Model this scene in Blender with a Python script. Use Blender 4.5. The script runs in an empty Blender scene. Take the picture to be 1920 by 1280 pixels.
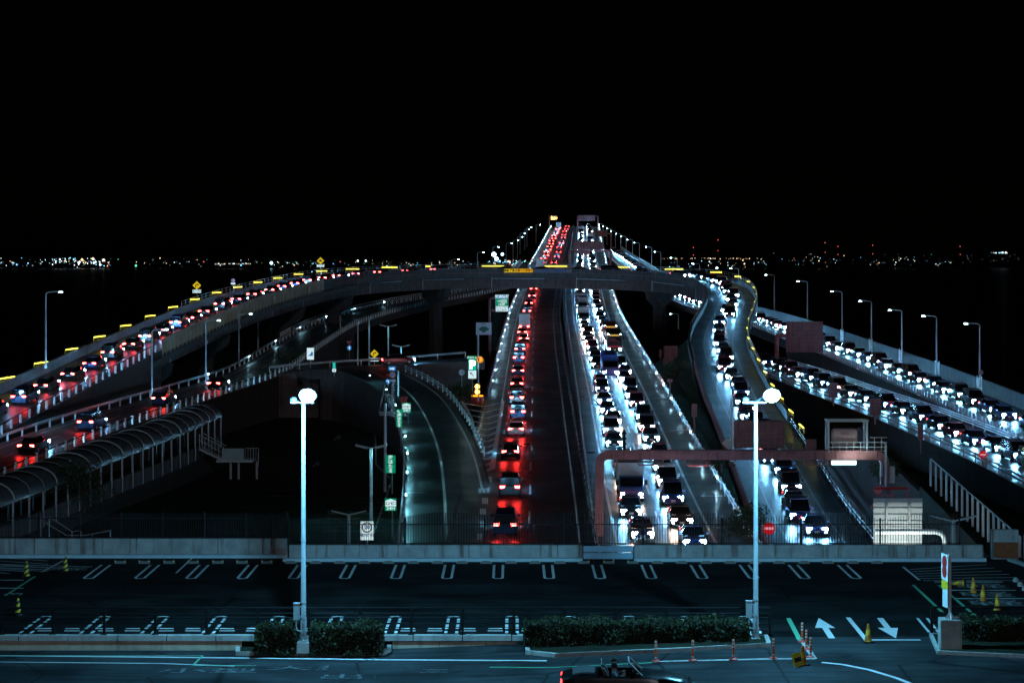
import bpy, bmesh, math, random
from mathutils import Vector, Matrix, noise
random.seed(7)
R = math.radians
S = bpy.context.scene
COL = S.collection

# ------------------------------------------------------------------ camera, sky, fill sun, exposure
F = 3800.0                      # focal length in photo pixels (photo 1920 wide)
CAMZ = 15.2                     # eye height above the parking deck
HOR = 490.0                     # photo row of the horizon
cam_d = bpy.data.cameras.new('camera'); cam = bpy.data.objects.new('camera', cam_d); COL.objects.link(cam)
cam_d.sensor_width = 36; cam_d.lens = 36 * F / 1920; cam_d.sensor_fit = 'HORIZONTAL'
cam_d.shift_y = -(640 - HOR) / 1920
cam_d.clip_start = 1; cam_d.clip_end = 60000
cam.location = (0, 0, CAMZ); cam.rotation_euler = (R(90), 0, 0)
S.camera = cam
w = bpy.data.worlds.new('World'); S.world = w; w.use_nodes = True
nt = w.node_tree
sky = nt.nodes.new('ShaderNodeTexSky'); sky.sky_type = 'NISHITA'; sky.sun_disc = False
sky.sun_elevation = R(14); sky.sun_rotation = R(190)
bg = nt.nodes['Background']; nt.links.new(sky.outputs[0], bg.inputs[0]); bg.inputs[1].default_value = 0.00006
sd = bpy.data.lights.new('fill_sun', 'SUN'); sd.energy = 0.17; sd.angle = R(2); sd.color = (.88, 0.88, 1.0)  # fill sun added for the unseen building's light behind the camera
so = bpy.data.objects.new('fill_sun', sd); COL.objects.link(so)
so.rotation_euler = (R(76), 0, R(10))
S.view_settings.view_transform = 'Standard'; S.view_settings.look = 'None'
S.view_settings.exposure = 0.0; S.view_settings.gamma = 1.0
S.cycles.use_denoising = True
S.cycles.sample_clamp_indirect = 3.0
S.cycles.max_bounces = 5; S.cycles.diffuse_bounces = 2; S.cycles.glossy_bounces = 3; S.cycles.transmission_bounces = 3
S.cycles.use_adaptive_sampling = True

# ------------------------------------------------------------------ helpers
def P(px, py, D): return Vector(((px - 960) / F * D, D, CAMZ + (HOR - py) / F * D))
def G(px, py, z=0.0):
    D = F * (CAMZ - z) / (py - HOR); return Vector(((px - 960) / F * D, D, z))
def lerp(a, b, t): return a + (b - a) * t
def table(tb, x):
    if x <= tb[0][0]: a, b = tb[0], tb[1]
    elif x >= tb[-1][0]: a, b = tb[-2], tb[-1]
    else:
        for a, b in zip(tb, tb[1:]):
            if a[0] <= x <= b[0]: break
    return a[1] + (b[1] - a[1]) * (x - a[0]) / (b[0] - a[0])

class MB:
    def __init__(s): s.v = []; s.f = []; s.m = []
    def add(s, vs, fs, mi=0):
        o = len(s.v); s.v += [tuple(v) for v in vs]
        for f in fs: s.f.append([i + o for i in f]); s.m.append(mi)
    def quad(s, a, b, c, d, mi=0): s.add([a, b, c, d], [(0, 1, 2, 3)], mi)
    def box(s, c, size, rz=0, mi=0, mat=None, taper=1.0):
        hx, hy, hz = size[0] / 2, size[1] / 2, size[2] / 2
        vs = []
        for z in (-1, 1):
            k = taper if z > 0 else 1
            for x, y in ((-1, -1), (1, -1), (1, 1), (-1, 1)): vs.append(Vector((x * hx * k, y * hy * k, z * hz)))
        M = mat if mat else Matrix.Rotation(rz, 3, 'Z')
        vs = [M @ v + Vector(c) for v in vs]
        s.add(vs, [(3, 2, 1, 0), (4, 5, 6, 7), (0, 1, 5, 4), (1, 2, 6, 5), (2, 3, 7, 6), (3, 0, 4, 7)], mi)
    def bar(s, a, b, wd, ht, mi=0):                     # square bar between two points
        a = Vector(a); b = Vector(b); d = (b - a)
        if d.length < 1e-6: return
        d.normalize()
        up = Vector((0, 0, 1)) if abs(d.z) < .95 else Vector((0, 1, 0))
        x = d.cross(up).normalized(); y = x.cross(d).normalized()
        vs = [p + x * i * wd / 2 + y * j * ht / 2 for p in (a, b) for i, j in ((-1, -1), (1, -1), (1, 1), (-1, 1))]
        s.add(vs, [(3, 2, 1, 0), (4, 5, 6, 7), (0, 1, 5, 4), (1, 2, 6, 5), (2, 3, 7, 6), (3, 0, 4, 7)], mi)
    def tube(s, pts, rad, n=8, mi=0, cap=True):
        pts = [Vector(p) for p in pts]; N = len(pts)
        rads = rad if isinstance(rad, (list, tuple)) else [rad] * N
        rings = []; px_ = None
        for i, p in enumerate(pts):
            t = (pts[min(i + 1, N - 1)] - pts[max(i - 1, 0)]).normalized()
            ref = px_ if px_ is not None else (Vector((1, 0, 0)) if abs(t.x) < .9 else Vector((0, 1, 0)))
            y = t.cross(ref).normalized(); x = y.cross(t).normalized(); px_ = x
            rings.append([p + (x * math.cos(2 * math.pi * k / n) + y * math.sin(2 * math.pi * k / n)) * rads[i] for k in range(n)])
        vs = [v for r in rings for v in r]; fs = []
        for i in range(N - 1):
            for k in range(n): fs.append((i * n + k, i * n + (k + 1) % n, (i + 1) * n + (k + 1) % n, (i + 1) * n + k))
        if cap: fs.append(tuple(range(n))[::-1]); fs.append(tuple((N - 1) * n + k for k in range(n)))
        s.add(vs, fs, mi)
    def lathe(s, c, prof, n=16, mi=0):                  # prof: (r,z)
        vs = []; fs = []; c = Vector(c)
        for r, z in prof:
            for k in range(n): vs.append(c + Vector((r * math.cos(2 * math.pi * k / n), r * math.sin(2 * math.pi * k / n), z)))
        for i in range(len(prof) - 1):
            for k in range(n): fs.append((i * n + k, i * n + (k + 1) % n, (i + 1) * n + (k + 1) % n, (i + 1) * n + k))
        fs.append(tuple(range(n))[::-1]); fs.append(tuple((len(prof) - 1) * n + k for k in range(n)))
        s.add(vs, fs, mi)
    def loft(s, rings, mi=0, cap=True, closed=True):
        n = len(rings[0]); vs = [v for r in rings for v in r]; fs = []
        for i in range(len(rings) - 1):
            for k in range(n if closed else n - 1): fs.append((i * n + k, i * n + (k + 1) % n, (i + 1) * n + (k + 1) % n, (i + 1) * n + k))
        if cap and closed: fs.append(tuple(range(n))[::-1]); fs.append(tuple((len(rings) - 1) * n + k for k in range(n)))
        s.add(vs, fs, mi)
    def prism(s, poly, d, mi=0):                        # poly: points in XZ (facing -Y), thickness d along +Y
        n = len(poly); vs = [(x, 0, z) for x, z in poly] + [(x, d, z) for x, z in poly]
        s.add(vs, [tuple(range(n)), tuple(range(2 * n - 1, n - 1, -1))] + [(i, i + n, (i + 1) % n + n, (i + 1) % n) for i in range(n)], mi)
    def build(s, name, mats, parent=None, smooth=False, loc=None, rz=0):
        me = bpy.data.meshes.new(name); me.from_pydata(s.v, [], s.f); me.update()
        if not isinstance(mats, (list, tuple)): mats = [mats]
        for m in mats: me.materials.append(m)
        if len(mats) > 1: me.polygons.foreach_set('material_index', s.m)
        bm = bmesh.new(); bm.from_mesh(me); bmesh.ops.recalc_face_normals(bm, faces=bm.faces); bm.to_mesh(me); bm.free()
        if smooth:
            me.polygons.foreach_set('use_smooth', [True] * len(me.polygons))
            try: me.set_sharp_from_angle(angle=R(38))
            except Exception: pass
        o = bpy.data.objects.new(name, me); COL.objects.link(o)
        if parent: o.parent = parent
        if loc is not None: o.location = loc
        o.rotation_euler.z = rz
        return o

def empty(name, loc=(0, 0, 0), rz=0):
    o = bpy.data.objects.new(name, None); COL.objects.link(o); o.location = loc; o.rotation_euler = (0, 0, rz); o.empty_display_size = .3
    return o
def tag(o, label, cat, group=None, kind=None):
    o['label'] = label; o['category'] = cat
    if group: o['group'] = group
    if kind: o['kind'] = kind
    return o
def struct(o): o['kind'] = 'structure'; return o
def kids(o): return [c for c in o.children]
CH = {}
def dup(root, loc, rz=0, label=None, group=None, kidlist=None):
    c = root.copy(); COL.objects.link(c); c.location = loc; c.rotation_euler = (0, 0, rz) if not isinstance(rz, tuple) else rz
    if label: c['label'] = label
    if group: c['group'] = group
    if root.name not in CH: CH[root.name] = [(k, list(k.children)) for k in root.children]
    for k, subs in CH[root.name]:
        kc = k.copy(); COL.objects.link(kc); kc.parent = c
        for g in subs:
            gc = g.copy(); COL.objects.link(gc); gc.parent = kc
    return c

# ------------------------------------------------------------------ materials
def mat(name, col, rough=.6, metal=0, var=0, vscale=3.0, bump=0, bscale=60, spec=.5, rvar=0):
    m = bpy.data.materials.new(name); m.use_nodes = True; n = m.node_tree; b = n.nodes['Principled BSDF']
    b.inputs['Base Color'].default_value = (*col, 1); b.inputs['Roughness'].default_value = rough; b.inputs['Metallic'].default_value = metal
    b.inputs['Specular IOR Level'].default_value = spec
    if var or bump or rvar:
        tc = n.nodes.new('ShaderNodeTexCoord')
    if var or rvar:
        t = n.nodes.new('ShaderNodeTexNoise'); t.inputs['Scale'].default_value = vscale; t.inputs['Detail'].default_value = 6; t.inputs['Roughness'].default_value = .65
        n.links.new(tc.outputs['Object'], t.inputs['Vector'])
    if var:
        r = n.nodes.new('ShaderNodeValToRGB'); r.color_ramp.elements[0].position = .3; r.color_ramp.elements[1].position = .72
        r.color_ramp.elements[0].color = (*[c * (1 - var) for c in col], 1); r.color_ramp.elements[1].color = (*[min(1, c * (1 + var)) for c in col], 1)
        n.links.new(t.outputs['Fac'], r.inputs['Fac']); n.links.new(r.outputs['Color'], b.inputs['Base Color'])
    if rvar:
        mr = n.nodes.new('ShaderNodeMapRange'); mr.inputs[1].default_value = .3; mr.inputs[2].default_value = .7
        mr.inputs[3].default_value = rough - rvar; mr.inputs[4].default_value = rough + rvar
        n.links.new(t.outputs['Fac'], mr.inputs['Value']); n.links.new(mr.outputs[0], b.inputs['Roughness'])
    if bump:
        t2 = n.nodes.new('ShaderNodeTexNoise'); t2.inputs['Scale'].default_value = bscale; t2.inputs['Detail'].default_value = 3
        n.links.new(tc.outputs['Object'], t2.inputs['Vector'])
        bp = n.nodes.new('ShaderNodeBump'); bp.inputs['Strength'].default_value = bump; bp.inputs['Distance'].default_value = .02
        n.links.new(t2.outputs['Fac'], bp.inputs['Height']); n.links.new(bp.outputs['Normal'], b.inputs['Normal'])
    return m
def emis(name, col, k, front=False):
    m = bpy.data.materials.new(name); m.use_nodes = True; n = m.node_tree; n.nodes.remove(n.nodes['Principled BSDF'])
    e = n.nodes.new('ShaderNodeEmission'); e.inputs[0].default_value = (*col, 1); e.inputs[1].default_value = k
    n.links.new(e.outputs[0], n.nodes['Material Output'].inputs[0])
    return m
def worn(name, col, under, wear, sc=5):
    m = mat(name, col, .65); n = m.node_tree; b = n.nodes['Principled BSDF']; tc = n.nodes.new('ShaderNodeTexCoord')
    t = n.nodes.new('ShaderNodeTexNoise'); t.inputs['Scale'].default_value = sc; t.inputs['Detail'].default_value = 9; t.inputs['Roughness'].default_value = .75; n.links.new(tc.outputs['Object'], t.inputs['Vector'])
    r = n.nodes.new('ShaderNodeValToRGB'); e = r.color_ramp.elements; e[0].position = wear - .09; e[0].color = (*under, 1); e[1].position = wear + .05; e[1].color = (*col, 1)
    q = e.new(.75); q.color = (*[c * .82 for c in col], 1); n.links.new(t.outputs['Fac'], r.inputs[0]); n.links.new(r.outputs[0], b.inputs['Base Color']); return m
def asphalt(name, col, rough, crack=.02, cs=.22, patch=.5):
    m = mat(name, col, rough, 0, 0, 1, .45, 85, .12); n = m.node_tree; b = n.nodes['Principled BSDF']; tc = n.nodes.new('ShaderNodeTexCoord')
    def nz(sc, det, vec=None):
        t = n.nodes.new('ShaderNodeTexNoise'); t.inputs['Scale'].default_value = sc; t.inputs['Detail'].default_value = det; n.links.new(vec or tc.outputs['Object'], t.inputs['Vector']); return t
    def ramp(src, p0, c0, p1, c1):
        r = n.nodes.new('ShaderNodeValToRGB'); r.color_ramp.elements[0].position = p0; r.color_ramp.elements[0].color = (*c0, 1); r.color_ramp.elements[1].position = p1; r.color_ramp.elements[1].color = (*c1, 1); n.links.new(src, r.inputs[0]); return r
    def mul(a, c): x = n.nodes.new('ShaderNodeMixRGB'); x.blend_type = 'MULTIPLY'; x.inputs[0].default_value = 1; n.links.new(a, x.inputs[1]); n.links.new(c, x.inputs[2]); return x.outputs[0]
    base = ramp(nz(60, 4).outputs['Fac'], .3, [c * .6 for c in col], .7, [c * 1.5 for c in col]).outputs[0]
    big = ramp(nz(.33, 5).outputs['Fac'], .38, (1 - patch,) * 3, .62, (1 + patch * .5,) * 3).outputs[0]
    mp = n.nodes.new('ShaderNodeMapping'); mp.inputs['Scale'].default_value = (.14, 1.6, 1); n.links.new(tc.outputs['Object'], mp.inputs[0])
    tyre = ramp(nz(1.0, 3, mp.outputs[0]).outputs['Fac'], .40, (.62,) * 3, .58, (1.1,) * 3).outputs[0]
    oil = ramp(nz(.9, 2).outputs['Fac'], .66, (1,) * 3, .74, (.45,) * 3).outputs[0]
    wv = nz(1.2, 4); ad = n.nodes.new('ShaderNodeMixRGB'); ad.inputs[0].default_value = .12; n.links.new(tc.outputs['Object'], ad.inputs[1]); n.links.new(wv.outputs['Color'], ad.inputs[2])
    vo = n.nodes.new('ShaderNodeTexVoronoi'); vo.feature = 'DISTANCE_TO_EDGE'; vo.inputs['Scale'].default_value = cs; n.links.new(ad.outputs[0], vo.inputs['Vector'])
    cr = ramp(vo.outputs['Distance'], crack * .3, (.3,) * 3, crack * .3 + .006, (1,) * 3).outputs[0]
    n.links.new(mul(mul(mul(mul(base, big), tyre), oil), cr), b.inputs['Base Color']); return m
def concrete(name, col, stain=.5, rust=.0):
    m = mat(name, col, .85, 0, .3, 1.3, .25, 25); n = m.node_tree; b = n.nodes['Principled BSDF']
    src = b.inputs['Base Color'].links[0].from_socket
    tc = n.nodes.new('ShaderNodeTexCoord'); mp = n.nodes.new('ShaderNodeMapping'); mp.inputs['Scale'].default_value = (2.2, 2.2, .12)
    n.links.new(tc.outputs['Object'], mp.inputs['Vector'])
    t = n.nodes.new('ShaderNodeTexNoise'); t.inputs['Scale'].default_value = 1.4; t.inputs['Detail'].default_value = 5
    n.links.new(mp.outputs[0], t.inputs['Vector'])
    r = n.nodes.new('ShaderNodeValToRGB'); r.color_ramp.elements[0].position = .54; r.color_ramp.elements[1].position = .74
    r.color_ramp.elements[0].color = (1, 1, 1, 1); r.color_ramp.elements[1].color = (1 - stain, 1 - stain - rust * .3, 1 - stain - rust * .5, 1)
    n.links.new(t.outputs['Fac'], r.inputs['Fac'])
    mx = n.nodes.new('ShaderNodeMixRGB'); mx.blend_type = 'MULTIPLY'; mx.inputs[0].default_value = 1
    n.links.new(src, mx.inputs[1]); n.links.new(r.outputs['Color'], mx.inputs[2]); n.links.new(mx.outputs[0], b.inputs['Base Color'])
    return m
M = {}
M['asphalt_old'] = asphalt('worn_asphalt', (.034, .040, .044), .7, .02, .2, .45)
M['asphalt_deck'] = asphalt('deck_asphalt', (.012, .013, .014), .75, .015, .16, .5)
M['asphalt_aisle'] = asphalt('aisle_asphalt', (.018, .018, .019), .75, .02, .3, .55)
M['asphalt_road'] = mat('damp_asphalt', (.024, .026, .028), .38, 0, .35, .18, 0, 40, .55, rvar=.14)
M['asphalt_ramp'] = mat('ramp_asphalt', (.03, .033, .036), .42, 0, .35, .18, 0, 40, .5, rvar=.13)
M['ground'] = mat('dark_verge', (.018, .022, .014), .95, 0, .5, .4, .5, 20, .1)
M['sea'] = mat('night_sea', (.002, .004, .006), .25, 0, 0, 1, .5, .15, .3)
M['land'] = mat('far_land', (.004, .005, .005), .95, spec=.05)
M['white'] = worn('white_road_paint', (.72, .74, .74), (.12, .12, .12), .38, 4)
M['worn_white'] = worn('worn_white_paint', (.42, .45, .46), (.03, .03, .03), .48, 5)
M['green_paint'] = worn('green_road_paint', (.12, .50, .30), (.04, .05, .05), .40, 4)
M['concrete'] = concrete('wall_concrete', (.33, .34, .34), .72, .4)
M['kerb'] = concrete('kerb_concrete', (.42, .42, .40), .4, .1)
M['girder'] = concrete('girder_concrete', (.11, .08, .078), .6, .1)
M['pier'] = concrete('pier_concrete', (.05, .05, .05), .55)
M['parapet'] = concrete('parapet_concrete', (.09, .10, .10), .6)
M['beige'] = concrete('beige_panel', (.55, .48, .36), .3)
M['steel'] = mat('galvanised_steel', (.36, .38, .39), .45, .5, .25, 3)
M['whitesteel'] = mat('white_painted_steel', (.72, .76, .78), .35, 0, .06, 2)
M['pole'] = mat('lamp_pole_paint', (.40, .44, .46), .4, 0, .15, 2)
M['deckpole'] = concrete('weathered_pole_paint', (.38, .42, .45), .5, .3)
M['dark'] = mat('black_painted_steel', (.006, .007, .008), .6, spec=.2)
M['railpost'] = mat('white_rail_post', (.78, .80, .80), .5)
M['brownsteel'] = concrete('brown_painted_steel', (.30, .14, .15), .55, .1)
M['brown'] = concrete('brown_board', (.23, .11, .115), .5, .1)
M['panelgrey'] = mat('grey_board', (.5, .5, .5), .6, 0, .12, 3)
M['noise'] = mat('beige_noise_panel', (.40, .33, .22), .7, 0, .15, 1)
M['roof'] = mat('canopy_sheet', (.10, .12, .13), .3, 0, .2, 1)
M['canopy'] = mat('canopy_frame_paint', (.42, .46, .48), .5)
M['leaf'] = mat('hedge_leaf', (.022, .032, .007), .6, 0, .8, 2.2)
M['leafdark'] = mat('shrub_leaf', (.035, .06, .02), .75, 0, .5, 3)
M['bark'] = mat('bark', (.07, .05, .035), .9, 0, .3, 8)
M['yellow'] = mat('yellow_plastic', (.62, .42, .02), .5, 0, .2, 6)
M['black'] = mat('black_rubber', (.01, .01, .01), .7)
M['orange'] = mat('orange_plastic', (.75, .13, .03), .5, 0, .12, 6)
M['reflwhite'] = mat('white_reflective_band', (.85, .87, .88), .4)
M['red'] = mat('red_sign_paint', (.5, .02, .02), .45)
M['signwhite'] = mat('white_sign_face', (.75, .77, .78), .5)
M['signyellow'] = mat('yellow_sign_face', (.75, .5, .02), .5)
M['blue'] = mat('blue_sign_face', (.02, .13, .5), .5)
M['ink'] = mat('black_sign_ink', (.012, .012, .012), .6)
M['tyre'] = mat('tyre_rubber', (.012, .012, .012), .8)
M['glass'] = mat('dark_window_glass', (.006, .008, .01), .08, 0)
M['skin'] = mat('skin', (.42, .25, .18), .6)
M['hair'] = mat('dark_hair', (.02, .015, .012), .6)
M['cloth'] = mat('teal_shirt', (.12, .28, .32), .8)
M['seat'] = mat('dark_leather_seat', (.03, .028, .028), .5)
# lit things
M['lens'] = emis('headlight_glow', (.20, .60, 1.0), 640)
M['lens_warm'] = emis('warm_headlight_glow', (1.0, .74, .60), 260)
M['tail'] = emis('tail_light_glow', (1.0, .035, .03), 30)
M['brake'] = emis('brake_light_glow', (1.0, .03, .025), 95)
M['tail_far'] = emis('convertible_tail_glow', (1.0, .02, .02), 18)
M['amber'] = emis('amber_lamp_glow', (1.0, .33, .01), 2.2)
M['bar'] = emis('yellow_tube_glow', (1.0, .86, .10), 3.2)
M['lamp'] = emis('flood_lens_glow', (.16, .55, 1.0), 260)
M['lampsmall'] = emis('street_lamp_glow', (.55, .93, 1.0), 46)
M['twinlens'] = emis('twin_fill_glow', (.25, .85, .95), 260)  # downward glow added to the twin heads to brighten the exit road
M['raillamp'] = emis('rail_lamp_glow', (.40, .78, 1.0), 330)
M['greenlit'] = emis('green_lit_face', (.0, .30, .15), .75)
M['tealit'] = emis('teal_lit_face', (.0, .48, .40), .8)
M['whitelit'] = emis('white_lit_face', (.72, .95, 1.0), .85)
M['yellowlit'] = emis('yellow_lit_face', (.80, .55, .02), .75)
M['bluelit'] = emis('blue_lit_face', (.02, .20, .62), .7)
M['whitetube'] = emis('white_tube_glow', (.75, 1.0, .98), 2.2)
M['vms'] = emis('amber_message_glow', (1.0, .55, .12), 6)

# ------------------------------------------------------------------ paths
class Path:
    def __init__(s, pts, step=2.0):
        pts = [Vector(p) for p in pts]; out = []
        ext = [pts[0] * 2 - pts[1]] + pts + [pts[-1] * 2 - pts[-2]]
        for i in range(1, len(ext) - 2):
            a, b, c, d = ext[i - 1:i + 3]; n = max(2, int((c - b).length / step))
            for k in range(n):
                t = k / n
                out.append(.5 * ((2 * b) + (c - a) * t + (2 * a - 5 * b + 4 * c - d) * t * t + (3 * b - a - 3 * c + d) * t ** 3))
        out.append(pts[-1]); s.p = out; s.s = [0]
        for a, b in zip(out, out[1:]): s.s.append(s.s[-1] + (b - a).length)
        s.L = s.s[-1]
    def idx(s, u):
        lo, hi = 0, len(s.s) - 1
        while hi - lo > 1:
            m = (lo + hi) // 2
            if s.s[m] <= u: lo = m
            else: hi = m
        return lo
    def tan(s, u):
        a = s.at0(max(0, u - 1.5)); b = s.at0(min(s.L, u + 1.5)); return (b - a).normalized()
    def at0(s, u):
        i = s.idx(u); d = s.s[i + 1] - s.s[i]; return s.p[i].lerp(s.p[i + 1], (u - s.s[i]) / d)
    def at(s, u, off=0, dz=0):
        t = s.tan(u); n = Vector((t.y, -t.x, 0)).normalized(); return s.at0(u) + n * off + Vector((0, 0, dz))
    def rz(s, u, rev=False):
        t = s.tan(u); a = math.atan2(-t.x, t.y); return a + (math.pi if rev else 0)
    def pitch(s, u): return math.asin(s.tan(u).z)
    def sD(s, D):                                        # first arc length at distance D
        for i, p in enumerate(s.p):
            if p.y >= D: return s.s[i]
        return s.L
    def us(s, a, b, st):
        n = max(1, int(round((b - a) / st))); return [a + (b - a) * i / n for i in range(n + 1)]
def ribbon(mb, path, a, b, o0, o1, dz=0, st=3.0, mi=0):
    us = path.us(a, b, st)
    L = [path.at(u, o0, dz) for u in us]; Rr = [path.at(u, o1, dz) for u in us]
    for i in range(len(us) - 1): mb.quad(L[i], Rr[i], Rr[i + 1], L[i + 1], mi)
def wall_along(mb, path, a, b, off, th, z0, z1, st=3.0, mi=0, absz0=None):
    us = path.us(a, b, st); rings = []
    for u in us:
        p0 = path.at(u, off - th / 2, z0); p1 = path.at(u, off + th / 2, z0)
        if absz0 is not None: p0.z = absz0; p1.z = absz0
        rings.append([p0, p1, path.at(u, off + th / 2, z1), path.at(u, off - th / 2, z1)])
    mb.loft(rings, mi)
def slab(mb, path, a, b, o0, o1, th, st=3.0, mi=0, top=-.004, absz=None):
    us = path.us(a, b, st); rings = []
    for u in us:
        l1 = path.at(u, o0, top); r1 = path.at(u, o1, top); l0 = path.at(u, o0, top - th); r0 = path.at(u, o1, top - th)
        if absz is not None: l0.z = min(absz, l1.z - .05); r0.z = min(absz, r1.z - .05)
        rings.append([l0, r0, r1, l1])
    mb.loft(rings, mi)
def dashes(mb, path, a, b, off, wd, on, gap, dz=.004):
    u = a
    while u + on < b: ribbon(mb, path, u, u + on, off - wd / 2, off + wd / 2, dz, 3); u += on + gap

ZT = [(120, -20.8), (145, -20.2), (166, -19.5), (210, -18.2), (251, -16.8), (330, -14.2), (400, -11.8), (445, -9.6), (487, -6.9), (540, -4.2), (590, -1.55), (655, 2.0), (720, 5.7), (800, 10.4), (870, 14.2), (905, 15.5), (950, 16.4), (1010, 16.4), (1100, 14)]
XI = [(120, 10.8), (145, 11.07), (166, 11.4), (251, 13.2), (330, 14.6), (420, 16.2), (487, 17.9), (540, 19.6), (590, 21.6), (720, 26), (800, 28.9), (905, 32.5), (1010, 36.3), (1100, 40)]
XO = [(120, 1.0), (145, 1.2), (169, 1.5), (268, 2.7), (330, 3.4), (420, 4.8), (487, 7.0), (540, 8.6), (590, 10.4), (720, 15.7), (800, 19), (905, 23.2), (1010, 27), (1100, 31)]
def zrel(D): return table(ZT, D)
Ds = list(range(122, 1100, 22))
inb = Path([(table(XI, d), d, CAMZ + zrel(d)) for d in Ds])
outb = Path([(table(XO, d), d, CAMZ + zrel(d)) for d in Ds])
def RP(px, py):                                           # photo pixel -> point on the main road surface
    lo, hi = 122., 900.
    for _ in range(50):
        m = (lo + hi) / 2
        if HOR - F * zrel(m) / m > py: lo = m
        else: hi = m
    return P(px, py, lo)
loop = Path([P(*a) for a in [(-560, 908, 150), (-190, 862, 188), (0, 772, 213), (150, 699, 240), (300, 627, 275), (450, 567, 318), (600, 529, 365), (700, 518, 388), (830, 513, 405), (960, 512, 412), (1100, 513, 412), (1220, 517, 405), (1305, 524, 394), (1352, 537, 377), (1371, 560, 353), (1366, 585, 333), (1352, 615, 312), (1347, 645, 294), (1357, 680, 274), (1381, 740, 245), (1413, 800, 218), (1450, 870, 192), (1490, 950, 168), (1530, 1015, 151), (1580, 1090, 135)]])
lowl = Path([P(*a) for a in [(-461, 1019, 135), (-150, 925, 165), (0, 862, 183), (150, 805, 205), (370, 735, 250), (480, 698, 278), (560, 648, 322), (640, 605, 372), (760, 572, 435), (930, 540, 520), (985, 512, 575), (1002, 494, 620)]])
rup = Path([P(*a) for a in [(2404, 959, 150), (2080, 870, 188), (1920, 800, 215), (1800, 748, 240), (1670, 695, 275), (1540, 645, 322), (1430, 605, 380), (1310, 570, 462), (1235, 537, 535), (1195, 505, 610), (1165, 485, 690), (1143, 468, 760)]])
rlow = Path([P(*a) for a in [(2527, 1092, 120), (2080, 940, 160), (1920, 868, 184), (1800, 818, 205), (1700, 778, 225), (1600, 743, 248), (1510, 710, 272), (1440, 688, 292), (1398, 675, 303)]])
exitr = Path([P(*a) for a in [(852, 1085, 130), (843, 1000, 150), (838, 920, 171), (828, 850, 195), (806, 790, 220), (775, 742, 240), (730, 710, 255), (680, 692, 268), (610, 690, 274)]])
cross = Path([P(*a) for a in [(500, 700, 276), (620, 690, 276), (760, 682, 276), (890, 672, 280)]])
GZ = -5.8                                                 # island ground level

# ------------------------------------------------------------------ the setting
mb = MB(); mb.quad((-30000, -500, -9), (30000, -500, -9), (30000, 40000, -9), (-30000, 40000, -9)); struct(mb.build('sea', M['sea']))
mb = MB()
rnd = random.Random(3); prof = []
for i in range(161):
    x = -14000 + i * 175; prof.append((x, -9 + 14 + 16 * abs(noise.noise(Vector((x / 900, 0, 0)))) + 30 * max(0, noise.noise(Vector((x / 3500, 4, 0))))))
rings = [[Vector((x, 7800, -10)), Vector((x, 7900, -4)), Vector((x, 9500, z)), Vector((x, 12000, z)), Vector((x, 12200, -10))] for x, z in prof]
mb.loft(rings); struct(mb.build('far_shore_land', M['land']))
mb = MB(); mb.box((6, 292, GZ - 2), (150, 376, 4)); mb.box((6, 292, GZ - 5), (162, 388, 4)); struct(mb.build('ground', M['ground']))

def add_road(name, path, a, b, o0, o1, m, th=1.2, skirt=None):
    """surface sheet + body"""
    mb = MB(); ribbon(mb, path, a, b, o0, o1, 0); o = struct(mb.build(name, m))
    return o
def road_body(name, path, a, b, o0, o1, th=1.3, ground_to=None):
    mb = MB()
    if ground_to is not None:
        slab(mb, path, a, ground_to, o0, o1, 1, top=-.02, absz=GZ - .1)
        slab(mb, path, ground_to, b, o0, o1, th, top=-.02)
    else: slab(mb, path, a, b, o0, o1, th, top=-.02)
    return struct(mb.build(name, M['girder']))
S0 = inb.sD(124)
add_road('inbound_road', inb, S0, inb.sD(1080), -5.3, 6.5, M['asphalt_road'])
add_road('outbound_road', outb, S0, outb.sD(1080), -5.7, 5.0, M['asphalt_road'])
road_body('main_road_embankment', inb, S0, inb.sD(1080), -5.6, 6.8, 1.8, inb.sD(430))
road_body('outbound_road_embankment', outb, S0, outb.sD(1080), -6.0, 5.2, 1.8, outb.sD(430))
# markings on the main road
mb = MB()
e = inb.sD(930)
for o in (-3.55, 3.55): ribbon(mb, inb, S0, e, o - .1, o + .1, .004)
dashes(mb, inb, S0, e, 0, .16, 6, 9)
for py in range(560, 1000, 62):                           # short bars on the right shoulder
    q = RP(1200, py); u = inb.sD(q.y); ribbon(mb, inb, u, u + .45, 4.2, 6.0, .004)
struct(mb.build('inbound_lane_markings', M['white']))
mb = MB()
ribbon(mb, outb, outb.sD(183), e, -3.75, -3.55, .004)
ribbon(mb, outb, S0, e, 3.6, 3.75, .004)
dashes(mb, outb, S0, e, 0, .15, 6, 9)
gl = [(889, 757), (893, 778), (893.5, 800), (894, 825), (894.5, 850), (895, 879)]
gl = [(866, 752), (876, 768), (884, 784), (888, 800), (891, 825), (894, 850), (896, 879)]
gr = [(944, 752), (941, 768), (938, 784), (936, 800), (932, 825), (928, 850), (925, 879)]
def strip(mb, pts, wd, dz=.006):
    for a, b in zip(pts, pts[1:]):
        d = (b - a); n = Vector((d.y, -d.x, 0)).normalized() * wd / 2; z = Vector((0, 0, dz))
        mb.quad(a - n + z, a + n + z, b + n + z, b - n + z)
strip(mb, [RP(*a) for a in gl], .3); strip(mb, [RP(*a) for a in gr], .3)
for py in range(757, 879, 11):
    xl = table([(b, a) for a, b in gl], py); xr = table([(b, a) for a, b in gr], py)
    a, c, b = RP(xl, py - 1), RP((xl + xr) / 2 + 2, py + 5), RP(xr, py - 3); strip(mb, [a, c, b], .42, .008)
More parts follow.
